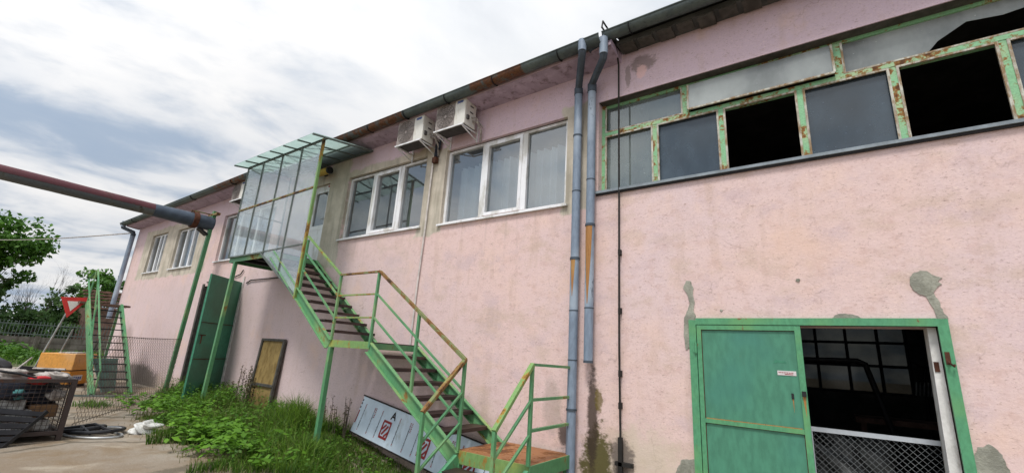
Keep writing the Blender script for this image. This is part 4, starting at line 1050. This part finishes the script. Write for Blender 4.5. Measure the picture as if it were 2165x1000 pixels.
def lump(name, c, s, mat, label, cat, seed=0, rough=.25, rot=0, sub=3, group=None):
    import bmesh
    bm = bmesh.new(); bmesh.ops.create_icosphere(bm, subdivisions=sub, radius=1)
    rnd = np.random.default_rng(seed); ph = rnd.uniform(0,6.28,(6,)); fr_ = rnd.uniform(1.5,5,(6,3))
    for v in bm.verts:
        p = np.array(v.co); k = 1+rough*sum(math.sin(float(fr_[i]@p)*1.6+ph[i]) for i in range(6))/3
        q_ = Vector((np.sign(p[0])*abs(p[0])**.75, np.sign(p[1])*abs(p[1])**.75, np.sign(p[2])*abs(p[2])**.75))*k
        v.co = Vector((q_.x*s[0], q_.y*s[1], q_.z*s[2]))
    zmin = min(v.co.z for v in bm.verts)
    bmesh.ops.rotate(bm, verts=bm.verts, matrix=Matrix.Rotation(rot,3,'Z'))
    me = bpy.data.meshes.new(name); bm.to_mesh(me); bm.free(); me.materials.append(M[mat]); me.polygons.foreach_set('use_smooth',[True]*len(me.polygons))
    o = bpy.data.objects.new(name, me); COL.objects.link(o); o.location = c
    return tag(o, label, cat, group)
lump('refuse_sack', (-8.85,-3.85,.62), (.26,.34,.15), 'cloth_dark', 'dark refuse sack at the top of the scrap crate', 'sack', 1)
lump('refuse_sack', (-8.95,-4.3,.60), (.3,.3,.24), 'black_plastic', 'black refuse sack at the left end of the scrap crate', 'sack', 2)
lump('red_rag', (-8.62,-3.66,.75), (.08,.11,.05), 'cloth_red', 'bright red rag on top of the scrap crate', 'rag', 3)
lump('pale_rag', (-8.72,-3.50,.79), (.15,.17,.055), 'cloth_pale', 'pale grey rag hanging over the crate rim', 'rag', 4, .35)
lump('pale_rag', (-8.85,-3.95,.80), (.14,.20,.07), 'cloth_pale', 'long pale rag lying on the sacks beside the red rag', 'rag', 14, .35)
lump('teal_rag', (-8.64,-3.80,.57), (.07,.06,.07), 'teal', 'small teal rag inside the crate', 'rag', 5)
lump('pale_rag', (-8.66,-3.44,.56), (.10,.09,.07), 'cloth_pale', 'brownish white rag in the upper right of the crate', 'rag', 6)
lump('refuse_sack', (-8.9,-3.55,.50), (.22,.18,.09), 'cloth_dark', 'flat dark sack under the brownish white rag', 'sack', 8)
m = MB(); m.box((-9.15,-3.66,.28),(-8.62,-3.38,.44)); o = m.build('cardboard_box', M['card'], None, bevel=.02); tag(o, 'crushed brown cardboard box inside the crate', 'box')
m = MB(); m.box((-9.05,-4.1,.24),(-8.60,-3.70,.52)); o = m.build('foam_block', M['white_plastic'], None, bevel=.03); tag(o, 'grubby white foam block inside the crate', 'block')
m = MB(); m.box((-9.05,-3.70,.115),(-8.60,-3.42,.25)); o = m.build('foam_block', M['white_plastic'], None, bevel=.03); tag(o, 'low pale block under the cardboard box in the crate', 'block')
for k, (p, q, r, mt, lab) in enumerate((((-8.55,-3.45,.70),(-8.7,-4.3,.90),.016,'black','black bar lying across the crate rim'),((-8.56,-4.35,.45),(-8.60,-3.5,.62),.02,'cloth_dark','dark bent bar behind the crate mesh'),((-8.75,-3.4,.88),(-9.2,-4.0,.82),.014,'cloth_pale','thin pale bar sticking out beside the black board'))):
    m = MB(); m.tube([p, tuple((a+b)/2+.03 for a, b in zip(p,q)), q], r, 6); tag(m.build('scrap_bar', M[mt], None, True), lab, 'bar')
bk = thing('paint_tub', 'round pale paint tub lying on its side in the crate', 'tub', (-8.6,-3.66,.3))
m = MB(); m.tube([(-8.85,-3.66,.315),(-8.58,-3.68,.315)], .075, 18); m.build('tub', M['white_plastic'], bk, True)
m = MB(); m.tube([(-8.579,-3.68,.315),(-8.57,-3.68,.315)], .06, 18); m.build('lid', M['rim'], bk, True)
lump('refuse_sack', (-9.3,-4.2,.82), (.25,.3,.13), 'black_plastic', 'black sack heaped on top at the far left of the scrap crate', 'sack', 31, .35)
lump('foam_block', (-8.72,-4.05,.66), (.10,.12,.10), 'white_plastic', 'torn white foam lump near the crate rim', 'block', 33, .4)
m = MB(); m.prism([(-9.35,-3.80,.80),(-9.25,-3.36,.80),(-8.95,-3.40,.82),(-8.95,-3.80,.86)],(0,0,.05)); tag(m.build('black_board', M['black_plastic']), 'flat black board lying across the top of the crate', 'board')
m = MB(); m.tube([(-9.0,-3.84,.85),(-9.0,-3.72,1.02)], .012, 6); m.tube([(-9.0,-3.84,.85),(-8.9,-4.4,.88)], .02, 6); tag(m.build('bent_tube', M['cloth_pale'], None, True), 'thin pale bent tube sticking up from the scrap crate', 'tube')
pl = thing('black_pallet', 'black plastic pallet leaning against the front of the scrap crate', 'pallet', (-8.3,-4,0))
a, b, c2, d2 = Vector((-8.28,-3.85,.0)), Vector((-8.43,-3.52,.38)), Vector((-8.43,-4.5,.55)), Vector((-8.2,-4.55,.0))
for k in range(6):
    m = MB(); f0, f1 = k/6, (k+.72)/6; m.prism([a.lerp(b,f0), a.lerp(b,f1), d2.lerp(c2,f1), d2.lerp(c2,f0)], (.02,0,.01)); m.build('slat', M['black_plastic'], pl)
for p_, q_ in ((a,b),(d2,c2)): MB().bar(p_, q_, .04).build('runner', M['black_plastic'], pl)

# broken bicycle wheel pile on the ground
BW = thing('bicycle_wheel', 'buckled bicycle wheel with black tyre lying flat on the ground', 'wheel', (-8.75,-2.85,0))
def ring(c, rx, ry, z, r, n=36, ang=0, tilt=.0):
    pts = []
    for k in range(n+1):
        t = 2*math.pi*k/n; u, v = rx*math.cos(t), ry*math.sin(t)
        pts.append((c[0]+u*math.cos(ang)-v*math.sin(ang), c[1]+u*math.sin(ang)+v*math.cos(ang), z+tilt*u))
    return pts
m = MB(); m.tube(ring((-8.80,-2.86),.33,.30,.05,.024,36,.2,.06), .024, 8, False); m.build('tyre', M['black_plastic'], BW, True)
m = MB(); m.tube(ring((-8.80,-2.86),.29,.265,.055,.012,36,.2,.06), .013, 7, False); m.build('rim', M['rim'], BW, True)
m = MB()
for k in range(14):
    t = 2*math.pi*k/14; m.bar((-8.80,-2.86,.07),(-8.80+.28*math.cos(t),-2.86+.255*math.sin(t),.055),.004)
m.tube([(-8.80,-2.86,.03),(-8.80,-2.86,.11)], .02, 8); m.build('spokes', M['steel'], BW)
m = MB(); m.tube(ring((-8.95,-3.02),.30,.24,.06,.03,30,.5,.12), .03, 8, False); m.tube([(-9.1,-3.2,.05),(-8.8,-2.9,.13),(-8.5,-2.75,.05)], .022, 7); m.tube([(-9.15,-2.9,.06),(-8.75,-3.05,.12),(-8.5,-3.0,.05)], .02, 7)
tag(m.build('rubber_hose', M['black_plastic'], None, True), 'black rubber hoses tangled on the ground beside the crate', 'hose')
m = MB(); m.tube(ring((-8.62,-2.93),.38,.22,.02,.012,30,.55), .014, 6, False); tag(m.build('metal_hoop', M['rim'], None, True), 'pale metal hoop lying under the bicycle wheel', 'hoop')
lump('plastic_bag', (-8.55,-2.36,.07), (.09,.16,.07), 'bag_white', 'crumpled white plastic bag at the edge of the weeds', 'bag', 12, .55, .3, 4)

# ------------------------------------------------------------------ inside the doorway
MG = thing('mesh_barrier', 'low chain link barrier with a pale top bar across the open doorway', 'barrier', (.25,.42,0))
m = MB(); m.bar((-.26,.42,.905),(.76,.42,.905),.04,.04); m.bar((-.26,.42,.05),(.76,.42,.05),.03,.03); m.bar((-.26,.42,.0),(-.26,.42,.9),.03,.03); m.build('frame', M['ally'], MG)
chainlink((-.25,.42,0),(.75,.42,0),.06,.89,.055,.0022,'mesh',M['wire_light'],MG)
lump('car_front_lump', (.02,1.25,.42), (.36,.4,.36), 'lump_grey', 'rounded pale lump standing in for a car front behind the mesh barrier', 'sheet', 21, .25, 0, 4)  # simple lump in place of a pale car front
m = MB(); m.tube([(-.95,4.0,.3),(-.95,4.0,1.62),(-.85,4.0,1.66),(.30,4.0,1.68),(.40,4.0,1.63),(.70,4.0,.3)], .045, 10); tag(m.build('tube_hoop', M['black'], None, True), 'black tubular hoop standing inside the dark hall', 'hoop')
wb = thing('workbench', 'dark timber workbench at the back of the hall', 'bench', (1.2,5,0))
m = MB(); m.box((.2,4.6,.72),(2.6,5.4,.80)); m.build('top', M['wood'], wb)
for x in (.3,2.5):
    for y in (4.7,5.3): MB().box((x-.04,y-.04,0),(x+.04,y+.04,.72)).build('leg', M['wood'], wb)
hs = thing('scooter_handlebar', 'handlebar on a dark upright frame inside the hall', 'handlebar', (1.35,7.5,0))
m = MB(); m.tube([(1.42,7.5,0),(1.48,7.5,1.45),(1.52,7.5,1.7)], .03, 7); m.tube([(1.35,7.45,1.80),(1.50,7.5,1.70),(1.66,7.5,1.74)], .02, 6); m.build('stem', M['black'], hs, True)
m = MB()
for k in range(5): m.bar((1.30+.06*k,7.4,1.15),(1.34+.06*k,7.4,1.42),.02)
m.build('grille', M['steel'], hs)

# ------------------------------------------------------------------ background: wall, fence, shed
WX = -38.0
BWall = thing('concrete_wall', 'weathered concrete panel wall below the green railings', 'wall', (WX,2,0))
m = MB(); m.box((WX-.12,-14,0),(WX,26,.92)); m.build('panels', M['block'], BWall)
m = MB()
for k in range(17):
    y = -14+2.5*k; m.box((WX+.003,y-.12,0),(WX+.08,y+.12,.98))
m.build('pillar', M['block'], BWall)
m = MB()
for z in (.3,.6): m.box((WX+.0005,-14,z-.012),(WX+.002,26,z+.012))
m.build('joints', M['bark'], BWall)
FE = thing('railing_fence', 'green metal railing fence with pointed bars on the concrete wall', 'fence', (WX,2,.92))
m = MB()
for z in (1.08,1.62): m.bar((WX-.06,-14,z),(WX-.06,26,z),.05,.05)
m.build('rails', M['fence_metal'], FE)
m = MB()
for k in range(270):
    y = -14+.148*k; m.bar((WX-.06,y,.93),(WX-.06,y,1.80),.028,.028)
o = m.build('bar', M['fence_metal'], FE); o['kind'] = 'stuff'
SH = thing('tiled_shed', 'small brick shed with an old tiled roof beyond the fence', 'shed', (-42,6,0))
m = MB(); m.box((-45,3.6,0),(-41,9.5,3.0)); m.build('wall', M['brick'], SH)
m = MB(); 
for i in range(6):
    for k in range(26):
        x0 = -40.7-.4*i; y0 = 3.3+.25*k; z0 = 2.95+.24*i
        m.box((x0-.45,y0,z0),(x0,y0+.235,z0+.10+.03*((k*7+i*3)%3)))
m.build('roof', M['tile'], SH)

# ------------------------------------------------------------------ vegetation
def rand_unit(n):
    v = RNG.normal(size=(n,3)); return v/np.linalg.norm(v,axis=1,keepdims=True)
def leaf_cloud(centers, radii, n_per, size, flat=.0, squash=.8):
    """rhombic leaf faces in clumps; returns verts, faces, tint"""
    C = np.repeat(centers, n_per, 0); Rr = np.repeat(radii, n_per)
    n = len(C); u = rand_unit(n); rad = RNG.random(n)**.45
    P_ = C + u*(Rr*rad)[:,None]*np.array([1,1,squash])
    nr = rand_unit(n)*.9 + u*.5; nr[:,2] = np.abs(nr[:,2])+flat; nr /= np.linalg.norm(nr,axis=1,keepdims=True)
    t = np.cross(nr, rand_unit(n)); t /= np.linalg.norm(t,axis=1,keepdims=True); b = np.cross(nr,t)
    s = size*(.6+.8*RNG.random(n)); sw = s*.55
    v = np.stack([P_-t*s[:,None], P_+b*sw[:,None]+nr*(.1*s)[:,None], P_+t*s[:,None], P_-b*sw[:,None]+nr*(.1*s)[:,None]],1).reshape(-1,3)
    f = np.arange(n*4).reshape(-1,4)
    ct = np.repeat(RNG.random(len(centers)), n_per)
    tint = np.clip(.15+.5*ct*RNG.random(n)+.4*RNG.random(n)*rad,0,1)
    return v, f, tint
def branch(mb, p, d, L, r, depth, tips, spread=.6, n=4):
    pts = [Vector(p)]; d = Vector(d).normalized(); rs = [r]
    for i in range(n):
        d = (d + Vector((random.uniform(-1,1),random.uniform(-1,1),random.uniform(-.4,.8)))*.16).normalized()
        pts.append(pts[-1]+d*L/n); rs.append(r*(1-.55*(i+1)/n))
    mb.tube(pts, rs, 6 if r > .03 else 4)
    if depth == 0: tips.append(pts[-1]); return
    for k in range(random.randint(2,4)):
        i = random.randint(2,n); nd = (d + Vector((random.uniform(-1,1),random.uniform(-1,1),random.uniform(-.5,.9)))*spread).normalized()
        branch(mb, pts[i], nd, L*random.uniform(.55,.8), rs[i]*.7, depth-1, tips, spread, n)
    tips.append(pts[-1])
def tree(name, base, h, crown_c, crown_r, nclump, n_per, leaf, mat, label, group=None, trunk_r=.16, clump_r=.7, seed=1, keep=None):
    random.seed(seed)
    t = thing(name, label, 'tree', base, group)
    mb = MB(); tips = []
    base = Vector(base); cc_ = Vector(crown_c)
    top = base.lerp(cc_, .75)
    mb.tube([base, base.lerp(top,.35)+Vector((.08,-.05,0)), base.lerp(top,.7)+Vector((-.06,.08,0)), top], [trunk_r, trunk_r*.8, trunk_r*.6, trunk_r*.4], 9)
    for k in range(7):
        p = base.lerp(top, .4+.6*k/7); dd = Vector((math.cos(k*2.4),math.sin(k*2.4),.7))
        branch(mb, p, dd, crown_r[0]*.75, trunk_r*.42, 2, tips, .7)
    mb.build('trunk', M['bark'], t, True)
    u = rand_unit(nclump); rad = RNG.random(nclump)**.38
    lob = 1+.28*np.sin(3*np.arctan2(u[:,1],u[:,0])+seed)+.18*np.sin(5*u[:,2]+seed*2)
    cs = np.array(cc_) + u*rad[:,None]*np.array(crown_r)*lob[:,None]
    v, f, ti = leaf_cloud(cs, clump_r*(.5+.9*RNG.random(nclump)), n_per, leaf)
    raw_mesh('crown', v, f, M[mat], t, ti)
    return t
gT = 'trees beyond the railing fence'
tree('broadleaf_tree', (-42,-1.6,0), 8, (-42,-2.7,5.7), (2.5,2.7,2.4), 135, 95, .16, 'leaf_tree', 'tall bright green tree at the left edge beyond the fence', gT, .2, .75, 3)
tree('broadleaf_tree', (-42.5,-3.4,0), 4, (-42.5,-3.2,3.0), (1.9,2.5,1.5), 44, 70, .15, 'leaf_dark', 'dark low tree under the tall bright tree', gT, .12, .6, 5)
tree('bushy_tree', (-45,3.5,0), 4, (-45,3.6,2.5), (1.5,2.0,1.5), 40, 85, .15, 'leaf_dark', 'dark bushy tree behind the give way sign', gT, .12, .65, 8)
tree('bushy_tree', (-47,5.4,0), 5, (-47,5.4,4.3), (1.6,1.9,1.7), 36, 80, .16, 'leaf_tree', 'light green bushy tree behind the tiled shed', gT, .12, .6, 9)
tree('bushy_tree', (-41,.4,0), 3, (-41,.6,1.5), (1.2,2.2,1.3), 30, 70, .14, 'leaf_dark', 'low dark bush behind the railing fence', gT, .1, .55, 10)
for k, (bx_, by_, hh, sd, lab) in enumerate(((-43.5,1.0,3.0,21,'bare branching tree just right of the tall green tree'),(-45.5,2.2,3.8,33,'bare thin tree rising above the dark bushes'))):
    random.seed(sd); t = thing('bare_tree', lab, 'tree', (bx_,by_,0), 'bare trees beyond the fence'); mb = MB(); tips = []
    mb.tube([(bx_,by_,0),(bx_+.1,by_,hh*.4),(bx_,by_+.1,hh*.6)], [.09,.07,.05], 6)
    for j in range(7): branch(mb, (bx_,by_,hh*(.25+.05*j)), (random.uniform(-.5,.5),random.uniform(-1,1),1.1), hh*.5, .035, 3, tips, .45)
    mb.build('branches', M['bark'], t, True)
# far scrub row that closes the horizon to the left
cs = []; 
for k in range(160):
    y = RNG.uniform(-60,60); cs.append((RNG.uniform(-75,-62), y, RNG.uniform(.3,2.4)))
v, f, ti = leaf_cloud(np.array(cs), np.full(160,1.6), 40, .38); tag(raw_mesh('far_scrub', v, f, M['leaf_dark'], None, ti), 'dark line of scrub far beyond the fence', 'scrub', kind='stuff')

def blades(px_, py_, pz_, h, w, lean=.45, seed=0):
    n = len(px_); a = RNG.uniform(0,2*math.pi,n); ld = RNG.uniform(0,2*math.pi,n); lm = lean*RNG.random(n)**.8
    side = np.stack([np.cos(a),np.sin(a),np.zeros(n)],1)*(w/2)[:,None]; L = np.stack([np.cos(ld),np.sin(ld),np.zeros(n)],1)*(lm*h)[:,None]
    b = np.stack([px_,py_,pz_],1); mid = b + L*.35 + np.array([0,0,1])*(h*.6)[:,None]; tip = b + L + np.array([0,0,1])*(h*(1-.35*lm))[:,None]
    v = np.stack([b-side, b+side, mid+side*.75, mid-side*.75, tip],1).reshape(-1,3); i = np.arange(n)*5
    f = np.concatenate([np.stack([i,i+1,i+2,i+3],1), np.stack([i+3,i+2,i+4,i+4],1)])
    tri_ = np.stack([i+3,i+2,i+4],1)
    return v, np.stack([i,i+1,i+2,i+3],1), tri_
def blade_obj(name, px_, py_, h, w, mat, lean=.45, z=0):
    n = len(px_); v, q4, t3 = blades(px_, py_, gz(px_, py_)-.01, h, w, lean)
    me = bpy.data.meshes.new(name)
    loops = np.concatenate([q4.ravel(), t3.ravel()]); m_ = len(q4)
    me.vertices.add(len(v)); me.vertices.foreach_set('co', v.astype(np.float32).ravel())
    me.loops.add(len(loops)); me.loops.foreach_set('vertex_index', loops.astype(np.int32))
    me.polygons.add(2*m_); me.polygons.foreach_set('loop_start', np.concatenate([np.arange(m_)*4, 4*m_+np.arange(m_)*3]).astype(np.int32)); me.polygons.foreach_set('loop_total', np.concatenate([np.full(m_,4),np.full(m_,3)]).astype(np.int32))
    ti = np.clip(.05+.95*RNG.random(m_)**1.3*(.25+.75*(np.sin(px_*2.7+py_)*np.cos(py_*3.3)*.5+.5)),0,1); a = me.attributes.new('tint','FLOAT','FACE'); a.data.foreach_set('value', np.concatenate([ti,np.clip(ti+.15,0,1)]).astype(np.float32))
    me.update(calc_edges=True); me.materials.append(M[mat]); o = bpy.data.objects.new(name, me); COL.objects.link(o); return o
# weed strip along the wall: outline y limit as a function of x
wx = np.array([-13.9,-12.5,-11.3,-10.0,-8.8,-7.6,-6.5,-5.5,-4.7,-4.1,-3.7]); wy = np.array([-.45,-1.0,-1.45,-1.85,-2.2,-2.25,-2.3,-2.5,-2.1,-1.6,-1.1])
def weed_pts(n, edge=1.0, back=0.0, x0=-13.8, x1=-3.7):
    x = RNG.uniform(x0,x1,n*3); lim = np.interp(x,wx,wy)*edge*(.92+.13*np.sin(x*3.1+.5)+.10*np.sin(x*7.3)+.07*np.sin(x*17)); y = RNG.uniform(-2.8,-.03-back,n*3); k = y > lim; x, y, lim = x[k][:n], y[k][:n], lim[k][:n]
    return x, y, y/lim
x, y, e = weed_pts(34000); h = (.22+.30*RNG.random(len(x)))*(1-.55*e**3)*(.75+.35*np.sin(x*2.1+y*3)); h *= np.where(x>-7.6, 1.05, .8)*(.55+.75*np.clip(np.sin(x*3.3+1)*np.sin(y*4.1+x)+.5,0,1.2)); h = np.where(x>-6.75, np.minimum(h, np.where(y>-.34,.05,.12)+.34*np.maximum(0,-.40-y)), h)
tag(blade_obj('grass', x, y, np.clip(h,.06,None), np.full(len(x),.010), 'grass', .7), 'rank green grass growing along the foot of the wall', 'grass', kind='stuff')
x, y, e = weed_pts(2600); h = (.25+.35*RNG.random(len(x)))*(1-.6*e**3); h = np.where(x>-6.75, np.minimum(h, .16+.36*np.maximum(0,-.40-y)), h)
tag(blade_obj('dry_grass', x, y, np.clip(h,.08,None), np.full(len(x),.006), 'grass_dry', .5), 'straw coloured dead stems standing among the green grass', 'grass', kind='stuff')
# broad-leaved weeds (nettle, goosefoot)
x, y, e = weed_pts(640, .90); kk = RNG.random(len(x)) < np.where(x>-8.2, .45, np.where(x<-10.5,1,.8)); x, y, e = x[kk], y[kk], e[kk]
nc = len(x); hh = (.12+.42*RNG.random(nc))*(1-.5*e**2)*np.where(x<-9.5,1.2,.8); hh = np.where(x>-6.75, np.minimum(hh, .05+.28*np.maximum(0,-.45-y)), hh); cs = np.stack([x,y,hh*.75+gz(x,y)],1)
v, f, ti = leaf_cloud(cs, .09+.09*RNG.random(nc), 34, .024, .9, .9)
tag(raw_mesh('leafy_weeds', v, f, M['leaf_weed'], None, ti), 'leafy green weeds mixed into the grass by the wall', 'weeds', kind='stuff')
x = np.concatenate([RNG.normal(-7.3,.45,70), RNG.normal(-9.9,1.0,90), RNG.normal(-6.2,.4,40)]); y = np.concatenate([RNG.normal(-1.95,.25,70), RNG.normal(-1.5,.35,90), RNG.normal(-2.1,.2,40)])
cs = np.stack([x,y,.10+.16*RNG.random(len(x))+gz(x,y)],1); v, f, ti = leaf_cloud(cs, np.full(len(x),.12), 13, .05, 1.6, .7)
tag(raw_mesh('dock_leaves', v, f, M['leaf_weed'], None, np.clip(ti+.2,0,1)), 'broad pale green dock leaves at the front of the weeds', 'weeds', kind='stuff')
# tall seeding stalks
for k, (sx, sy, sh, lab) in enumerate(((-9.85,-.40,.95,'tall seeding dock stalks in front of the yellow panel'),(-10.8,-.25,.62,'single dry weed stalk left of the yellow panel'),(-6.75,-.35,.62,'cluster of thin dry grass stalks beside the landing leg'))):
    t = thing('weed_stalk', lab, 'weed', (sx,sy,0)); mb = MB(); random.seed(40+k); n = (9,2,12)[k]; pts = []
    for j in range(n):
        bx_, by_ = sx+random.uniform(-.3,.3)*(n>2), sy+random.uniform(-.12,.12); hh_ = sh*random.uniform(.7,1.05); lx = random.uniform(-.08,.08)
        mb.tube([(bx_,by_,0),(bx_+lx*.4,by_,hh_*.5),(bx_+lx,by_,hh_)], [.007,.006,.003], 4)
        for q in range(16): pts.append((bx_+lx*(.4+.6*q/16), by_, hh_*(.5+.5*q/16)))
    mb.build('stem', M['bark'], t)
    v, f, ti = leaf_cloud(np.array(pts), np.full(len(pts),.035), 5 if k < 2 else 1, .016, .2, 1); raw_mesh('seed_head', v, f, M['stalk'], t, ti)
n = 900; x = RNG.uniform(-11,-5.2,n); y = np.interp(x,wx,wy)*1.0+RNG.normal(-.02,.14,n)
tag(blade_obj('short_grass', x, y, .03+.09*RNG.random(n), np.full(n,.010), 'grass_dry', .9), 'thin trampled grass creeping over the edge of the paving', 'grass', kind='stuff')
# verge grass, tufts
n = 9000; x = RNG.uniform(-37.6,-25.5,n); y = RNG.uniform(-8,16,n)
tag(blade_obj('verge_grass', x, y, .10+.28*RNG.random(n)*np.where(x<-33,1.3,.6), np.full(n,.05), 'grass', .5), 'rough verge grass below the concrete wall', 'grass', kind='stuff')
cs = np.stack([RNG.uniform(-37,-29,150), RNG.uniform(-8,-.2,150), RNG.uniform(.05,.45,150)],1); v, f, ti = leaf_cloud(cs, np.full(150,.55), 34, .10, .4, .7)
tag(raw_mesh('verge_scrub', v, f, M['leaf_weed'], None, ti*.6), 'low green scrub on the verge below the wall', 'scrub', kind='stuff')
n = 420; x = RNG.normal(-12.05,.22,n); y = RNG.normal(-2.15,.14,n); tag(blade_obj('grass_tuft', x, y, .05+.10*RNG.random(n), np.full(n,.012), 'grass', .8), 'small grass tuft growing from the bare yard', 'grass tuft')

# ------------------------------------------------------------------ camera
yaw, pitch, roll = R(-35.634), R(15.146), R(3.522)
f_v = Vector((math.sin(yaw)*math.cos(pitch), math.cos(yaw)*math.cos(pitch), math.sin(pitch)))
r0 = Vector((math.cos(yaw), -math.sin(yaw), 0)); u0 = r0.cross(f_v)
rv_ = r0*math.cos(roll) + u0*math.sin(roll); uv_ = -r0*math.sin(roll) + u0*math.cos(roll)
cam = bpy.data.cameras.new('camera'); cam.sensor_width = 36; cam.sensor_fit = 'HORIZONTAL'; cam.lens = 945.5/2165*36; cam.clip_end = 2000; cam.clip_start = .05
co = bpy.data.objects.new('camera', cam); COL.objects.link(co)
co.matrix_world = Matrix(((rv_.x,uv_.x,-f_v.x,0),(rv_.y,uv_.y,-f_v.y,-5.2),(rv_.z,uv_.z,-f_v.z,1.4),(0,0,0,1)))
scene.camera = co

# ------------------------------------------------------------------ light
SUN_AZ, SUN_EL = R(168), R(60)      # azimuth clockwise from +y
sd = Vector((math.sin(SUN_AZ)*math.cos(SUN_EL), math.cos(SUN_AZ)*math.cos(SUN_EL), math.sin(SUN_EL)))
sl = bpy.data.lights.new('sun', 'SUN'); sl.energy = 2.2; sl.angle = R(13); sl.color = (1,.965,.92)
so = bpy.data.objects.new('sun', sl); COL.objects.link(so); so.rotation_euler = sd.to_track_quat('Z','Y').to_euler()
W = bpy.data.worlds.new('World'); scene.world = W; W.use_nodes = True
t = W.node_tree; t.nodes.clear(); N = t.nodes.new; Lk = t.links.new
out = N('ShaderNodeOutputWorld'); sky = N('ShaderNodeTexSky'); sky.sky_type = 'NISHITA'; sky.sun_disc = False; sky.sun_elevation = SUN_EL; sky.sun_rotation = SUN_AZ
b1 = N('ShaderNodeBackground'); b1.inputs[1].default_value = .10; Lk(sky.outputs[0], b1.inputs[0])
tc = N('ShaderNodeTexCoord'); sp = N('ShaderNodeSeparateXYZ'); Lk(tc.outputs['Generated'], sp.inputs[0])
SKYROT = -72
def mth(op, a, b, clamp=False):
    n = N('ShaderNodeMath'); n.operation = op; n.use_clamp = clamp
    for s, v in zip(n.inputs, (a,b)):
        if isinstance(v, (int,float)): s.default_value = v
        else: Lk(v, s)
    return n.outputs[0]
den = mth('ADD', mth('MAXIMUM', sp.outputs[2], 0), .22)
cb = N('ShaderNodeCombineXYZ'); Lk(mth('DIVIDE', sp.outputs[0], den), cb.inputs[0]); Lk(mth('DIVIDE', sp.outputs[1], den), cb.inputs[1])
mp = N('ShaderNodeMapping'); Lk(cb.outputs[0], mp.inputs[0]); mp.inputs['Rotation'].default_value = (0,0,R(SKYROT)); mp.inputs['Scale'].default_value = (1,1,1)
def nz(scale, detail, rough, dist, off=0):
    n = N('ShaderNodeTexNoise'); m2 = N('ShaderNodeMapping'); Lk(mp.outputs[0], m2.inputs[0]); m2.inputs['Location'].default_value = (off,off*.7,0); m2.inputs['Scale'].default_value = (1.0,1.4,1)
    Lk(m2.outputs[0], n.inputs['Vector']); n.inputs['Scale'].default_value = scale; n.inputs['Detail'].default_value = detail; n.inputs['Roughness'].default_value = rough; n.inputs['Distortion'].default_value = dist
    return n.outputs[0]
def rmp(v, a, b, lo=0, hi=1):
    n = N('ShaderNodeMapRange'); n.interpolation_type = 'SMOOTHSTEP'; Lk(v, n.inputs[0]); n.inputs[1].default_value = a; n.inputs[2].default_value = b; n.inputs[3].default_value = lo; n.inputs[4].default_value = hi; return n.outputs[0]
def cmix(fac, a, b):
    n = N('ShaderNodeMix'); n.data_type = 'RGBA'
    if isinstance(fac, float): n.inputs[0].default_value = fac
    else: Lk(fac, n.inputs[0])
    for i, v in ((6,a),(7,b)):
        if isinstance(v, tuple): n.inputs[i].default_value = (*v,1)
        else: Lk(v, n.inputs[i])
    return n.outputs[2]
n1 = nz(1.15, 8, .52, .35, 3.1); n2 = nz(.55, 4, .5, .2, 9.4); n3 = nz(3.2, 7, .55, .3, 1.7)
dens = mth('ADD', mth('MULTIPLY', n1, .55), mth('ADD', mth('MULTIPLY', n2, .25), mth('MULTIPLY', n3, .30)))
c = cmix(rmp(dens, .47, .62), (.42,.51,.64), (.95,.945,.945))
c = cmix(rmp(n3, .50, .70, 0, .40), c, (.66,.71,.79))
# brighter cloud where the sun stands behind it, and near the horizon beyond the roof
gd = Vector((-.50,.62,.62)).normalized()
vd = N('ShaderNodeVectorMath'); vd.operation = 'DOT_PRODUCT'; Lk(tc.outputs['Generated'], vd.inputs[0]); vd.inputs[1].default_value = gd
c = cmix(rmp(vd.outputs['Value'], .88, 1.0, 0, .75), c, (1.0,1.0,1.0))
vs = N('ShaderNodeVectorMath'); vs.operation = 'DOT_PRODUCT'; Lk(tc.outputs['Generated'], vs.inputs[0]); vs.inputs[1].default_value = sd
b2 = N('ShaderNodeBackground'); Lk(c, b2.inputs[0]); Lk(rmp(vs.outputs['Value'], -.2, .95, .70, 1.20), b2.inputs[1])
mx = N('ShaderNodeMixShader'); Lk(rmp(dens, .36, .50, .75, 1.0), mx.inputs[0]); Lk(b1.outputs[0], mx.inputs[1]); Lk(b2.outputs[0], mx.inputs[2]); Lk(mx.outputs[0], out.inputs[0])
vs_ = scene.view_settings; vs_.view_transform = 'Standard'; vs_.look = 'None'; vs_.gamma = 1; vs_.use_curve_mapping = False; vs_.exposure = .35
scene.cycles.max_bounces = 8; scene.cycles.transparent_max_bounces = 24; scene.cycles.caustics_reflective = False; scene.cycles.caustics_refractive = False
